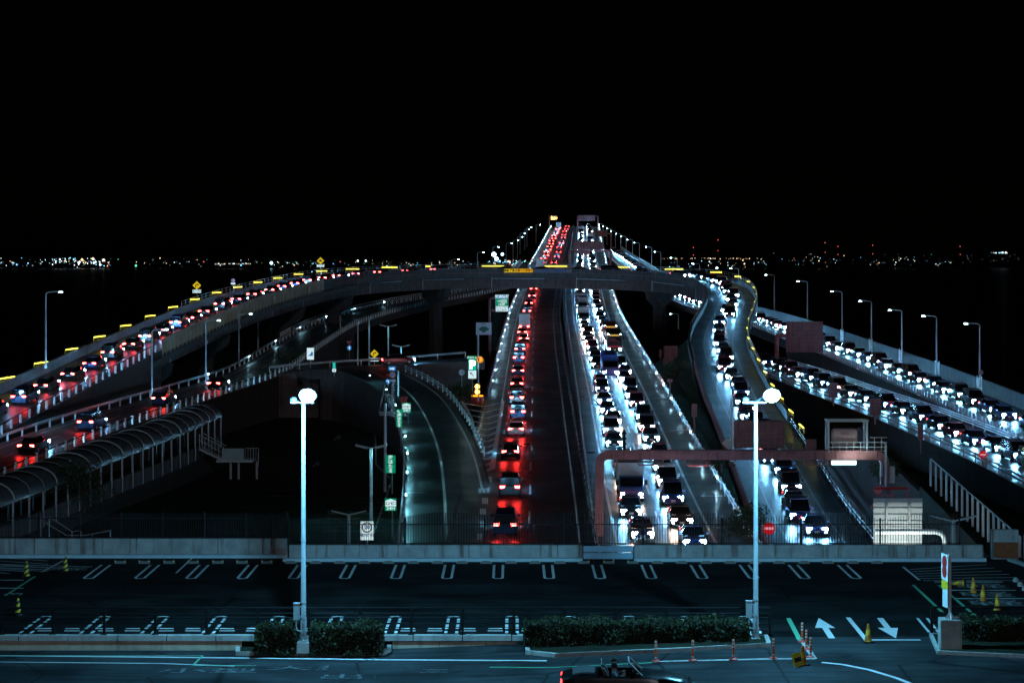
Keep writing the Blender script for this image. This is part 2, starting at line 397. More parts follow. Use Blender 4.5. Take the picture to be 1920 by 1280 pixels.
for i, (x0, x1, y) in enumerate([(897, 925, 898), (897, 920, 918), (904, 916, 938), (900, 912, 958), (900, 907, 982), (895, 905, 1005)]):
    for k in range(3):
        xa = lerp(x0, x1, k / 3); xb = lerp(x0, x1, (k + .75) / 3)
        mb.quad(RP(xa, y + 6) + Vector((0, 0, .008)), RP(xb, y + 6) + Vector((0, 0, .008)), RP(xb, y - 5) + Vector((0, 0, .008)), RP(xa, y - 5) + Vector((0, 0, .008)))
struct(mb.build('outbound_lane_markings', M['white']))
# viaduct piers of the far main road
def pier(path, D, offs, name, lab, grp):
    for o in offs:
        u = path.sD(D); p = path.at(u, o, -1.9); mb = MB(); mb.lathe((0, 0, 0), [(1.1, 0), (1.1, p.z + 9.5)], 16)
        tag(mb.build(name, M['pier'], loc=(p.x, p.y, -9.5), smooth=True), lab, 'pier', grp)
for D in (500, 560, 620, 690, 760, 840): pier(inb, D, (-3, 4), 'bridge_pier', 'round concrete pier under the far main road above the sea', 'piers of the far main road')
for D in (500, 560, 620, 690, 760, 840): pier(outb, D, (-3, 3), 'bridge_pier', 'round concrete pier under the far main road above the sea', 'piers of the far main road')
# side roads
SL = loop.L
add_road('loop_ramp_road', loop, 0, SL, -3.9, 3.9, M['asphalt_ramp'])
mb = MB()
for o in (-2.1, 2.1): ribbon(mb, loop, 0, SL, o - .07, o + .07, .004)
struct(mb.build('loop_ramp_markings', M['worn_white']))
add_road('lower_ramp_road', lowl, 0, lowl.L, -4, 4, M['asphalt_ramp'])
road_body('lower_ramp_body', lowl, 0, lowl.L, -4.2, 4.2, 1.3, lowl.sD(360))
mb = MB(); ribbon(mb, lowl, 0, lowl.L, -2.9, -2.75, .004); ribbon(mb, lowl, 0, lowl.L, 2.75, 2.9, .004); dashes(mb, lowl, 0, lowl.L, -.3, .14, 5, 5)
struct(mb.build('lower_ramp_markings', M['white']))
add_road('right_ramp_road', rup, 0, rup.L, -3.8, 4.6, M['asphalt_ramp'])
road_body('right_ramp_body', rup, 0, rup.L, -4.0, 4.8, 1.4, rup.sD(330))
mb = MB(); ribbon(mb, rup, 0, rup.L, -2.6, -2.45, .004); ribbon(mb, rup, 0, rup.L, 2.6, 2.75, .004); struct(mb.build('right_ramp_markings', M['white']))
add_road('right_lower_road', rlow, 0, rlow.L, -4.2, 3.6, M['asphalt_ramp'])
road_body('right_lower_road_body', rlow, 0, rlow.L, -4.4, 3.8, 1.3, rlow.L - 3)
mb = MB(); ribbon(mb, rlow, 0, rlow.L, -2.6, -2.45, .004); ribbon(mb, rlow, 0, rlow.L, 2.4, 2.55, .004)
for u in (70, 82, 98, 110, 124): ribbon(mb, rlow, u, u + 2.2, -3.8, -3.1, .004); ribbon(mb, rlow, u, u + .5, -3.9, -2.7, .006)
struct(mb.build('right_lower_road_markings', M['worn_white']))
add_road('exit_road', exitr, 0, exitr.L, -3.4, 3.6, M['asphalt_ramp'])
road_body('exit_road_body', exitr, 0, exitr.L, -3.6, 3.8, 1.3, exitr.L - 3)
mb = MB(); ribbon(mb, exitr, 0, exitr.L, -.35, -.12, .004); ribbon(mb, exitr, 0, exitr.L, 2.9, 3.1, .004)
for u in (40, 90): ribbon(mb, exitr, u, u + .5, -3.3, -1.9, .004)
struct(mb.build('exit_road_markings', M['white']))
add_road('cross_road', cross, 0, cross.L, -3.2, 3.2, M['asphalt_ramp'])
road_body('cross_road_body', cross, 0, cross.L, -3.4, 3.4, 1.3, cross.L - 2)
# loop bridge structure
bridge = empty('loop_bridge', loop.at(loop.L * .45) - Vector((0, 0, 14)))
tag(bridge, 'long curved concrete overpass crossing above the main road with yellow light bars', 'bridge')
def under(o, parent):                                     # parent keeping world coordinates
    o.parent = parent; o.matrix_parent_inverse = Matrix.Translation(-Vector(parent.location)); return o
uA = loop.sD(258); uB = SL - 128
mb = MB(); slab(mb, loop, uA, uB, -4.4, 4.4, .7, top=-.02); under(mb.build('deck_slab', M['parapet']), bridge)
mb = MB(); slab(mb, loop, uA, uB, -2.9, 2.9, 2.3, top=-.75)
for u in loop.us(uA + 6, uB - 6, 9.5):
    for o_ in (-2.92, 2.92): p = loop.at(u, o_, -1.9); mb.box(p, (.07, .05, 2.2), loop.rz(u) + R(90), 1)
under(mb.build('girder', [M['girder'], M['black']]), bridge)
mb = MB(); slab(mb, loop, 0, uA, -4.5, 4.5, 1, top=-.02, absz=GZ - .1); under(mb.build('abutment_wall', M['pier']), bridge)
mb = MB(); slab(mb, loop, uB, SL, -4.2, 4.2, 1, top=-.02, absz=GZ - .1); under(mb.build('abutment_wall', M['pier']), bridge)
mb = MB(); wall_along(mb, loop, 0, uA - 4, -4.25, .45, -.02, 1.15); wall_along(mb, loop, uA - 3.7, uB + 40, -4.25, .45, -.02, 1.0); under(mb.build('outer_parapet', M['parapet']), bridge)
mb = MB(); wall_along(mb, loop, loop.sD(300), uB - 8, 4.25, .35, -.02, .95); under(mb.build('inner_parapet', M['parapet']), bridge)
# beige sheet panels on the inner edge of the left ramp
u0, u1 = loop.sD(258), loop.sD(352)
mb = MB(); us = loop.us(u0, u1, 2.0)
for a, b in zip(us, us[1:]):
    p, q = loop.at(a + .03, 4.55, -.2), loop.at(b - .03, 4.55, -.2); mb.bar((p + Vector((0, 0, .62))), (q + Vector((0, 0, .62))), .05, 1.9)
    pp = loop.at(a, 4.66, 0); mb.bar(pp + Vector((0, 0, -1.1)), pp + Vector((0, 0, .7)), .1, .1)
under(mb.build('sheet_panel', M['noise']), bridge)
mb = MB(); wall_along(mb, loop, u0 - 6, loop.sD(372), 4.7, .35, -1.55, -.85); under(mb.build('edge_beam', M['parapet']), bridge)
for u in loop.us(uA + 10, uB - 10, 19):
    mb = MB(); p = loop.at(u, 3.0, -.75); mb.bar(p, p + Vector((0, 0, -2.2)), .14, .14); q = loop.at(u + 12, 3.05, -1.1); mb.bar(p + Vector((0, 0, -.3)), q, .12, .12); under(mb.build('drain_pipe', M['canopy']), bridge)
# mesh rail on the far side and thin posts on the near side of the crossing
mb = MB()
for z in (1.35, 1.75): 
    us = loop.us(loop.sD(300), uB + 5, 3); mb.tube([loop.at(u, -4.3, z) for u in us], .035, 5)
for u in loop.us(loop.sD(300), uB + 5, 2.2): p = loop.at(u, -4.3, 1.0); mb.bar(p, p + Vector((0, 0, .8)), .06, .06)
under(mb.build('outer_rail', M['steel']), bridge)
mb = MB(); ul = loop.us(loop.sD(360), SL * .70, 3)
mb.tube([loop.at(u, 4.25, 1.3) for u in ul], .04, 5); mb.tube([loop.at(u, 4.5, .1) for u in ul], .05, 5)
for u in loop.us(ul[0], ul[-1], 4.1): p = loop.at(u, 4.52, -.6); mb.bar(p, p + Vector((0, 0, 1.9)), .09, .09)
under(mb.build('inner_rail', M['brownsteel']), bridge)
for px, D in ((250, 268), (338, 300), (520, 345), (639, 372), (813, 404), (1229, 402)):
    u = min((abs(loop.p[i].y - D) + abs(loop.p[i].x - (px - 960) / F * D) * 3, loop.s[i]) for i in range(len(loop.p)))[1]
    p = loop.at(u, 0, -2.95); rz = loop.rz(u); mb = MB()
    hh = p.z - GZ
    def sec(z, a, b): return [Vector((x * a, y * b, z)) for x, y in ((-1, -.6), (-.6, -1), (.6, -1), (1, -.6), (1, .6), (.6, 1), (-.6, 1), (-1, .6))]
    mb.loft([sec(0, 1.25, 1.1), sec(hh - 3, 1.25, 1.1), sec(hh - 1.6, 3.2, 1.2), sec(hh, 3.6, 1.2)])
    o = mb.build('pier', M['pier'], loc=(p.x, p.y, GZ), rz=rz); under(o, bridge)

# yellow light bars on the loop
def make_bar():
    r = empty('light_bar'); mb = MB(); mb.box((0, 0, .35), (.08, 5.0, .08)); mb.box((0, -2.4, .1), (.08, .08, .5)); mb.box((0, 2.4, .1), (.08, .08, .5)); mb.box((0, 0, .08), (.05, 4.8, .04)); mb.box((.03, 0, .54), (.08, .14, .12))
    mb.build('housing', M['yellow'], r)
    mb = MB(); mb.tube([(.06, -2.35, .43), (.06, 2.35, .43)], .065, 8); mb.build('tube', M['bar'], r); return r
bar0 = make_bar(); tag(bar0, 'yellow glowing light bar on the outer wall of the curved overpass', 'light bar')
first = True; k = 0
for u in loop.us(loop.sD(226), SL - 62, 11.6):
    p = loop.at(u, -4.25, 1.0); rz = loop.rz(u); ph = u / SL
    if p.y < 360 and p.x < 0: lab, g = 'yellow glowing light bar on the wall of the rising left ramp', 'light bars along the left ramp'
    elif p.y < 372: lab, g = 'yellow glowing light bar on the outer wall of the right ramp', 'light bars along the right ramp'
    else: lab, g = 'long yellow glowing light bar on the overpass where it crosses the main road', 'light bars on the crossing'
    if first: bar0.location = p; bar0.rotation_euler.z = rz; bar0['label'] = lab; bar0['group'] = g; first = False
    else: dup(bar0, p, rz, lab, g)

# ------------------------------------------------------------------ guardrails
postmeshes = {}
def post_mesh(h, wd, m):
    key = (h, wd, m.name)
    if key not in postmeshes:
        mb = MB(); mb.lathe((0, 0, 0), [(wd / 2, 0), (wd / 2, h), (wd / 2 - .02, h + .03)], 8); o = mb.build('post', m, smooth=True); postmeshes[key] = o.data; bpy.data.objects.remove(o)
    return postmeshes[key]
def guardrail(name, label, path, a, b, off, heights, pstep, mbeam, mpost, ph=.8, pw=.14, beam=(.06, .3), st=4):
    mid = path.at((a + b) / 2, off); r = empty(name, mid); tag(r, label, 'guardrail')
    us = path.us(a, b, st); mb = MB()
    for h in heights:
        rings = []
        for u in us:
            t = beam[0] / 2; q = beam[1] / 2
            rings.append([path.at(u, off - t, h - q), path.at(u, off + t, h - q), path.at(u, off + t * 1.8, h), path.at(u, off + t, h + q), path.at(u, off - t, h + q), path.at(u, off - t * 1.8, h)])
        mb.loft(rings)
    under(mb.build('beam', mbeam), r)
    pts = path.us(a, b, pstep); me = post_mesh(ph, pw, mpost); near = sorted(pts, key=lambda u: path.at0(u).y)[:100]; rest = [u for u in pts if u not in near]
    for u in near:
        o = bpy.data.objects.new('post', me); COL.objects.link(o); o.location = path.at(u, off, 0); under(o, r)
    if rest:
        mb = MB()
        for u in rest: p = path.at(u, off, 0); mb.bar(p, p + Vector((0, 0, ph)), pw, pw)
        o = mb.build('distant_posts', mpost); o['kind'] = 'stuff'; under(o, r)
    return r
guardrail('guardrail', 'bright white steel guardrail along the left edge of the inbound lanes', inb, S0, inb.sD(900), -5.0, (.65,), 4, M['whitesteel'], M['railpost'])
guardrail('guardrail', 'double white guardrail along the right edge of the inbound lanes', inb, S0, inb.sD(900), 6.2, (.45, .8), 4, M['whitesteel'], M['railpost'], 1.0, beam=(.06, .16))
guardrail('guardrail', 'pale guardrail with small lamps left of the outbound lanes', outb, outb.sD(252), outb.sD(900), -5.4, (.6, .95), 4, M['steel'], M['steel'], 1.05, beam=(.06, .18))
guardrail('guardrail', 'thin guardrail beside the dark outbound overtaking lane', outb, S0, outb.sD(900), 4.7, (.6,), 4, M['steel'], M['dark'])
guardrail('guardrail', 'long pale guardrail on the far side of the lower left ramp', lowl, 0, lowl.L, -3.8, (.75,), 4, M['steel'], M['railpost'], .85, .2)
guardrail('guardrail', 'guardrail with white posts on the near side of the lower left ramp', lowl, 0, lowl.L, 3.9, (.75,), 2.6, M['dark'], M['railpost'], .9, .24, beam=(.05, .1))
guardrail('guardrail', 'guardrail with bright white posts where the left ramp leaves the ground', loop, 0, loop.sD(256), 4.3, (.95,), 2.5, M['dark'], M['railpost'], .9, .26, beam=(.05, .08))
guardrail('guardrail', 'curved double guardrail between the exit road and the gore lamp', exitr, exitr.sD(192), exitr.L - 14, 4.0, (.45, .75), 3, M['steel'], M['railpost'], .9, beam=(.06, .16))
guardrail('guardrail', 'white guardrail on the left edge of the exit road', exitr, 0, exitr.sD(236), -3.7, (.75,), 3, M['whitesteel'], M['steel'], .85)
guardrail('guardrail', 'stout pinkish guardrail posts on the inner edge of the right ramp', loop, SL - 150, SL, 4.05, (.9,), 1.7, M['brownsteel'], M['brownsteel'], .9, .28, beam=(.05, .1))
guardrail('guardrail', 'thin guardrail on the outer edge of the right ramp beside the bars', loop, SL - 84, SL, -4.05, (.5, .85), 3, M['steel'], M['dark'], 1.0, beam=(.05, .12))
guardrail('guardrail', 'dense row of short pale posts along the upper right ramp', rup, 0, rup.sD(330), -3.9, (.15,), 1.35, M['dark'], M['steel'], .8, .3, beam=(.1, .1))
guardrail('guardrail', 'dark lattice rail along the far part of the upper right ramp', rup, rup.sD(330), rup.L, -3.9, (.5, .9), 2.4, M['steel'], M['railpost'], 1.0, .16, beam=(.05, .14))
guardrail('guardrail', 'three lined guardrail on the far side of the lower right road', rlow, 0, rlow.L - 6, 3.7, (.35, .6, .85), 4, M['whitesteel'], M['steel'], .95, beam=(.05, .12))
guardrail('guardrail', 'faint steel guardrail on the near side of the lower right road', rlow, 0, rlow.L - 6, -4.3, (.5, .85), 4, M['steel'], M['steel'], .95, beam=(.05, .1))
guardrail('guardrail', 'guardrail on the far side of the short cross road behind the gore', cross, 0, cross.L, -3.2, (.7,), 4, M['steel'], M['railpost'])
mb = MB(); wall_along(mb, rup, 0, rup.sD(420), 4.5, .3, 0, 1.7); tag(mb.build('parapet_wall', M['parapet'], smooth=False), 'long dark solid parapet wall outside the upper right ramp', 'wall')
mb = MB(); wall_along(mb, rup, rup.sD(424), rup.L, 4.5, .15, 0, .25)
for z in (.7, 1.2): mb.tube([rup.at(u, 4.5, z) for u in rup.us(rup.sD(424), rup.L, 4)], .06, 5)
for u in rup.us(rup.sD(424), rup.L, 2.5): p = rup.at(u, 4.5, 0); mb.bar(p, p + Vector((0, 0, 1.25)), .1, .1)
tag(mb.build('railing', M['steel']), 'open steel railing on the far part of the upper right ramp', 'railing')
mb = MB()
for z in (.8, 1.3): mb.tube([lowl.at(u, -4.3, z) for u in lowl.us(lowl.sD(330), lowl.L, 4)], .05, 5)
for u in lowl.us(lowl.sD(330), lowl.L, 1.6): p = lowl.at(u, -4.3, 0); mb.bar(p, p + Vector((0, 0, 1.35)), .12, .12)
tag(mb.build('railing', M['railpost']), 'white picket railing behind the left ramp as it climbs to the bridge', 'railing')
# small lamps on the outbound and inbound guardrails
def rail_lamp_proto():
    r = empty('rail_lamp'); mb = MB(); mb.box((0, 0, .1), (.22, .4, .2)); mb.build('housing', M['steel'], r)
    mb = MB(); mb.box((.125, 0, .08), (.03, .34, .1)); mb.build('lens', M['raillamp'], r); return r
rl = rail_lamp_proto(); tag(rl, 'small white lamp on the outbound guardrail throwing a streak across the road', 'lamp', 'rail lamps along the outbound road')
us_ = outb.us(outb.sD(262), outb.sD(880), 16.5); rl.location = outb.at(us_[0], -5.2, .95); rl.rotation_euler.z = outb.rz(us_[0])
for u in us_[1:]: dup(rl, outb.at(u, -5.2, .95), outb.rz(u))
for u in inb.us(inb.sD(172), inb.sD(880), 17): dup(rl, inb.at(u, 6.0, .95), inb.rz(u) + math.pi, 'small white lamp on the guardrail right of the inbound queue', 'rail lamps along the inbound road')
for u in lowl.us(lowl.sD(265), lowl.sD(430), 30): dup(rl, lowl.at(u, -3.6, .8), lowl.rz(u), 'small white lamp on the guardrail of the lower left ramp', 'rail lamps along the lower ramp')
rl2 = dup(rl, exitr.at(8, -3.5, .9), exitr.rz(8), 'small white lamp on the guardrail of the exit road', 'rail lamps along the exit road')
for c_ in rl2.children:
    if c_.name.startswith('lens'): c_.data = c_.data.copy(); c_.data.materials[0] = emis('bright_rail_lamp_glow', (.22, .75, .9), 900)
for u in exitr.us(20, exitr.L - 26, 13): dup(rl2, exitr.at(u, -3.5, .9), exitr.rz(u), 'small white lamp on the guardrail of the exit road', 'rail lamps along the exit road')

# chevron louvre panels on the right parapet
def louvre(p, rz, lab):
    mb = MB()
    for i in range(7): mb.box((0, 0, .12 + i * .27), (.08, 1.9, .16), mat=Matrix.Rotation(R(20), 3, 'Y'))
    for y in (-.95, .95): mb.box((0, y, 1), (.12, .1, 2.1))
    tag(mb.build('louvre_panel', M['whitesteel'], loc=p, rz=rz), lab, 'panel', 'louvre panels on the right parapet')
for (px, D, lab) in ((1579, 322, 'farthest small white louvre panel on the right parapet'), (1632, 300, 'white louvre panel, second farthest on the right parapet'), (1690, 279, 'white louvre panel, middle of five on the right parapet'), (1756, 258, 'white louvre panel, second nearest on the right parapet'), (1837, 238, 'nearest and largest white louvre panel on the right parapet')):
    u = min((abs(rup.at(s, 4.2).x / rup.at(s, 4.2).y * F + 960 - px), s) for s in rup.us(0, rup.sD(420), 1))[1]
    louvre(rup.at(u, 4.2, 0), rup.rz(u) + R(0), lab)

# ------------------------------------------------------------------ street lamps
def street_lamp(px, yt, yb, D, arm, label, grp=None, lit=True, m='pole'):
    b = P(px, yb, D); h = (yb - yt) / F * D; r = empty('street_lamp', b); tag(r, label, 'street lamp', grp)
    mb = MB(); mb.lathe((0, 0, 0), [(.16, 0), (.16, .3), (.11, .34), (.075, h * .95)], 10); mb.build('pole', M[m], r, True)
    a = arm
    mb = MB(); mb.tube([(0, 0, h * .93), (0, 0, h - .25), (a * .25, 0, h - .05), (a * 1.2, -.1, h + .02)], .06, 8); mb.build('arm', M[m], r, True)
    hd = MB(); hd.box((a * 1.6, -.1, h + .02), (.66, .28, .12)); hh = hd.build('lamp_head', M[m], r)
    if lit:
        ln = MB(); ln.box((a * 1.7, -.14, h - .065), (.4, .2, .04)); ln.box((a * 1.75, -.255, h - .01), (.28, .02, .06)); ln.build('lens', M['lampsmall'], hh)
    return r
for px, yt, yb, D, arm, lab in [
    (86, 547, 690, 232, 1, 'tall street lamp alone beyond the left ramp wall with arm to the right'),
    (285, 617, 757, 236, 1, 'street lamp between the two left ramps, leftmost of three'),
    (386, 600, 722, 262, 1, 'street lamp between the two left ramps, middle of three'),
    (448, 588, 692, 290, 1, 'street lamp between the two left ramps, nearest the overpass'),
    (808, 586, 652, 420, 1, 'short lit street lamp in front of the pier under the overpass'),
    (847, 486, 512, 520, 1, 'small far street lamp above the overpass left of the flood lights'),
    (895, 473, 502, 560, 1, 'small far street lamp beside the cluster of flood lights'),
    (1272, 588, 617, 440, -1, 'short street lamp in the dark between pier and right ramp'),
    (1452, 515, 585, 405, -1, 'street lamp behind the big brown sign back on the right'),
    (1514, 527, 602, 366, -1, 'street lamp rising behind the large brown double sign'),
    (1579, 546, 626, 330, -1, 'street lamp beside the farthest louvre panel on the right ramp'),
    (1634, 564, 652, 306, -1, 'street lamp beside the second farthest louvre panel on the right'),
    (1691, 581, 678, 282, -1, 'street lamp beside the middle louvre panel on the right ramp'),
    (1756, 592, 700, 261, -1, 'street lamp beside the second nearest louvre panel on the right'),
    (1837, 606, 726, 243, -1, 'street lamp beside the nearest louvre panel, with a round sign back'),
    (1597, 733, 800, 268, -1, 'slim lamp pole before the lower right road above the gantry cage'),
    (1385, 503, 545, 440, -1, 'street lamp behind the outer bend of the overpass'),
    (1312, 494, 530, 490, -1, 'far street lamp behind the overpass right of the crossing'),
    (1270, 483, 522, 540, -1, 'far street lamp just right of the crossing traffic')]:
    street_lamp(px, yt, yb, D, arm, lab)
gr_ = 'street lamps climbing to the bridge crest'
for px, yt, D in [(1239, 472, 585), (1222, 463, 610), (1199, 455, 650), (1186, 449, 690), (1174, 443, 722), (1164, 438, 752), (1154, 433, 785), (1146, 428, 820), (1138, 424, 855), (1131, 420, 885)]:
    street_lamp(px, yt, yt + F * 7.8 / D, D, -1, 'one of the row of lamps climbing to the crest on the right', gr_)
for px, yt, D in [(924, 463, 600), (949, 456, 640), (962, 450, 680), (970, 444, 712), (975, 437, 745), (984, 430, 785), (988, 426, 810), (1005, 421, 850)]:
    street_lamp(px, yt, yt + F * 7.8 / D, D, 1, 'one of the row of lamps climbing to the crest on the left', gr_ + ' on the left')
def plain_pole(px, yt, yb, D, lab, twin=False):
    b = P(px, yb, D); h = (yb - yt) / F * D; r = empty('lamp_post', b); tag(r, lab, 'lamp post')
    mb = MB(); mb.lathe((0, 0, 0), [(.17, 0), (.17, .25), (.14, .3), (.11, h)], 10); mb.build('pole', M['pole'], r, True)
    if twin:
        for s in (-1, 1):
            mb = MB(); mb.bar((0, 0, h), (s * .45, 0, h + .12), .1, .07); mb.box((s * .8, 0, h + .2), (.95, .4, .06), mat=Matrix.Rotation(-s * R(14), 3, 'Y')); hd = mb.build('lamp_head', M['panelgrey'], r)
            if h > 3.5: mb = MB(); mb.box((s * .8, 0, h + .165), (.6, .26, .012), mat=Matrix.Rotation(-s * R(14), 3, 'Y')); mb.build('lens', M['twinlens'], hd)
            if h > 3.5:
                mb = MB()
                for yy in (-.19, .19): mb.box((s * .8, yy, h + .13), (.95, .02, .12), mat=Matrix.Rotation(-s * R(14), 3, 'Y'))
                mb.build('added_shade', M['panelgrey'], hd)  # side strips added to hide the added glow
    return r
for a in [(728, 612, 745, 300, 'tall twin headed lamp post above the blue arrow sign', True), (752, 752 - 102, 770, 282, 'twin headed lamp post right of the blue arrow sign', True), (696, 840, 985, 162, 'twin headed lamp post behind the round speed limit sign', True), (654, 965, 1025, 146, 'short twin headed lamp post left of the speed limit sign', True),
          (722, 756, 925, 185, 'plain bright pole left of the green vertical signs'), (747, 695, 800, 240, 'plain bright pole beside the round speed sign'), (692, 597, 690, 300, 'thin pole right of the lit pier under the overpass'), (671, 604, 688, 305, 'thin dark pole beside the triangular road sign'), (638, 592, 640, 350, 'thin pole standing against the lit pier'), (1372, 748, 865, 178, 'slim brown pole left of the gantry sign box'), (484, 600, 660, 330, 'left thin pole under the overpass beside a pier')]:
    plain_pole(*a[:5], twin=len(a) > 5)

# the two parking deck lamps
def deck_lamp(px_b, py_b, px_h, py_h, lab):
    b = G(px_b, py_b, -.12); r = empty('parking_lamp', b); tag(r, lab, 'lamp post')
    D = b.y; h = (py_b - 757) / F * D
    mb = MB(); mb.lathe((0, 0, 0), [(.125, .25), (.12, 1.05), (.105, 1.1), (.075, h)], 16)
    for z in (1.1, 1.75, 4.2, 7.0): mb.lathe((0, 0, z), [(.12 - z * .004, 0), (.12 - z * .004, .05)], 16)
    mb.build('pole', M['deckpole'], r, True)
    mb = MB(); mb.box((0, 0, .0), (.5, .5, .42), taper=.92); mb.box((0, 0, .235), (.34, .34, .05)); mb.build('base', M['kerb'], r)
    for a in range(4):
        mb = MB(); mb.prism([(0, .26), (.17, .26), (0, .5)], .025); o = mb.build('base_fin', M['deckpole'], r); o.rotation_euler.z = a * math.pi / 2
    mb = MB(); mb.box((-.27, 0, 1.40), (.24, .18, .64)); mb.box((-.27, 0, 1.735), (.27, .21, .03)); mb.box((-.13, 0, 1.6), (.1, .05, .05)); mb.box((-.13, 0, 1.2), (.1, .05, .05)); o = mb.build('control_box', M['deckpole'], r)
    mb = MB(); mb.tube([(-.27, -.05, 1.08), (-.29, -.08, .85), (-.24, -.1, .68), (-.08, -.13, .64)], .02, 6); mb.build('conduit', M['deckpole'], o, True)
    for z in (.62, .9): mb = MB(); mb.box((0, -.122, z), (.09, .02, .16)); mb.build('access_door', M['steel'], r)
    mb = MB(); mb.box((-.05, 0, h + .06), (.95, .1, .08)); mb.build('crossarm', M['deckpole'], r)
    mb = MB(); mb.lathe((-.40, .02, h + .13), [(.05, .16), (.13, .1), (.15, 0), (.10, -.04)], 14); mb.build('unlit_floodlight', M['steel'], r, True)
    c = Vector(((px_h - px_b) / F * D, -1.5, h + (757 - py_h) / F * D - .05))
    mb = MB(); mb.lathe((0, 0, 0), [(.10, .32), (.22, .20), (.34, .02), (.35, -.03), (.31, -.04)], 24); fl = mb.build('floodlight', M['steel'], r, True); fl.location = c; fl.rotation_euler = (R(-52), 0, 0)
    mb = MB(); mb.bar((0, .0, h + .1), c + Vector((0, .1, .12)), .07, .07); mb.build('bracket', M['deckpole'], r)
    mb = MB(); mb.lathe((0, 0, 0), [(.30, -.03), (.28, -.12), (.20, -.22), (.08, -.27), (.02, -.275)], 24); mb.build('lens', M['lamp'], fl, True)
    ld = bpy.data.lights.new('flood_light', 'POINT'); ld.energy = 6200; ld.color = (.17, .65, 1.0); ld.shadow_soft_size = .06
    lo = bpy.data.objects.new('flood_light', ld); COL.objects.link(lo); lo.location = Vector(b) + c + Vector((0, -.32, -.26))
deck_lamp(569, 1212, 584, 733, 'tall white parking lamp with blazing blue white head between two hedges on the left')
deck_lamp(1417, 1207, 1438, 733, 'tall white parking lamp with blazing blue white head at the end of the long hedge')

# ------------------------------------------------------------------ parking deck and front road
WD = 103.1
def zroad(x):
    t = max(0, min(1, (x + 9) / 19)); t = t * t * (3 - 2 * t); return -.55 * (1 - t) - .012
mb = MB(); mb.quad((-34, 82.3, 0), (34, 82.3, 0), (34, 104.2, 0), (-34, 104.2, 0)); mb.quad((-34, 82.3, -.9), (34, 82.3, -.9), (34, 82.3, 0), (-34, 82.3, 0)); mb.quad((-34, 104.2, -6), (34, 104.2, -6), (34, 104.2, 0), (-34, 104.2, 0)); struct(mb.build('parking_deck', M['asphalt_deck']))
mb = MB(); mb.quad((-24, 87.3, .004), (2, 87.3, .004), (2, 95.4, .004), (-20.5, 95.4, .004)); struct(mb.build('aisle_pavement', M['asphalt_aisle']))
mb = MB(); nx = 60
for i in range(nx):
    xa, xb = -34 + i * 68 / nx, -34 + (i + 1) * 68 / nx
    mb.quad((xa, 40, zroad(xa)), (xb, 40, zroad(xb)), (xb, 82.3, zroad(xb)), (xa, 82.3, zroad(xa)))
struct(mb.build('front_road', M['asphalt_old']))
def FR(px, py):                                            # pixel on the front road
    z = -.3
    for _ in range(12): g = G(px, py, z); z = zroad(g.x)
    return G(px, py, z)
def line_px(mb, pts, wd, fn, dz=.006):
    pts = [fn(*p) for p in pts]; strip(mb, pts, wd, dz)
mb = MB()
line_px(mb, [(-40, 1228), (380, 1232), (720, 1236), (1025, 1238)], .2, FR)
line_px(mb, [(1541, 1241), (1580, 1245), (1630, 1255), (1680, 1270), (1720, 1286)], .2, FR)
line_px(mb, [(1260, 1276), (1330, 1284)], .2, FR)
line_px(mb, [(-40, 1240), (300, 1243), (440, 1248)], .12, FR)
struct(mb.build('front_road_lines', M['white']))
mb = MB()
line_px(mb, [(-20, 1228.5), (380, 1228.5), (362, 1246.5), (480, 1247.5)], .09, FR, .009)
line_px(mb, [(918, 1250), (1030, 1251), (1230, 1241)], .11, FR, .009)
struct(mb.build('front_road_green_lines', M['green_paint']))
# bay markings
mb = MB()
def uline(x, d0, d1, far_round, seg=False):
    W_ = .22
    def put(xx, a, b): mb.quad((xx - .065, a, .005), (xx + .065, a, .005), (xx + .065, b, .005), (xx - .065, b, .005))
    for s in (-1, 1):
        if seg:
            n = 5
            for i in range(n): a = lerp(d0, d1, i / n); b = lerp(d0, d1, (i + .78) / n); put(x + s * W_, a, b)
        else: put(x + s * W_, d0, d1)
    e, sg = (d1, 1) if far_round else (d0, -1)
    ring = []
    for k in range(9):
        a = math.pi * k / 8
        ring.append((Vector((x + math.cos(a) * (W_ + .065), e + sg * math.sin(a) * .36, .005)), Vector((x + math.cos(a) * (W_ - .065), e + sg * math.sin(a) * .20, .005))))
    for (a, b), (c, d) in zip(ring, ring[1:]): mb.quad(a, b, d, c)
BX = [1.79 + 2.46 * k for k in range(-9, 7)]
for x in BX: uline(x, 97.5, 101.6, False)
FX = [2.49 * k for k in range(-8, 5)]
for x in FX: uline(x, 82.9, 86.6, True, True)
struct(mb.build('parking_bay_lines', worn('bay_paint', (.76, .79, .80), (.03, .03, .03), .43, 4)))
mb = MB()
for i in range(6): mb.quad((-25.4 + i * .9, 98.2 + i * .55, .005), (-25.4 + i * .9, 98.32 + i * .55, .005), (-30, 101.5 + i * .2, .005), (-30, 101.3 + i * .2, .005))
line_px(mb, [(330, 1074), (360, 1046)][::-1], .1, G, .006); line_px(mb, [(78, 1072), (120, 1050)], .13, G, .006)
for y in (1049, 1055, 1062, 1069): line_px(mb, [(0, y - 4), (90, y + 2)], .1, G, .006)
for y in (1087, 1102): line_px(mb, [(-10, y), (44, y)], .16, G, .006)
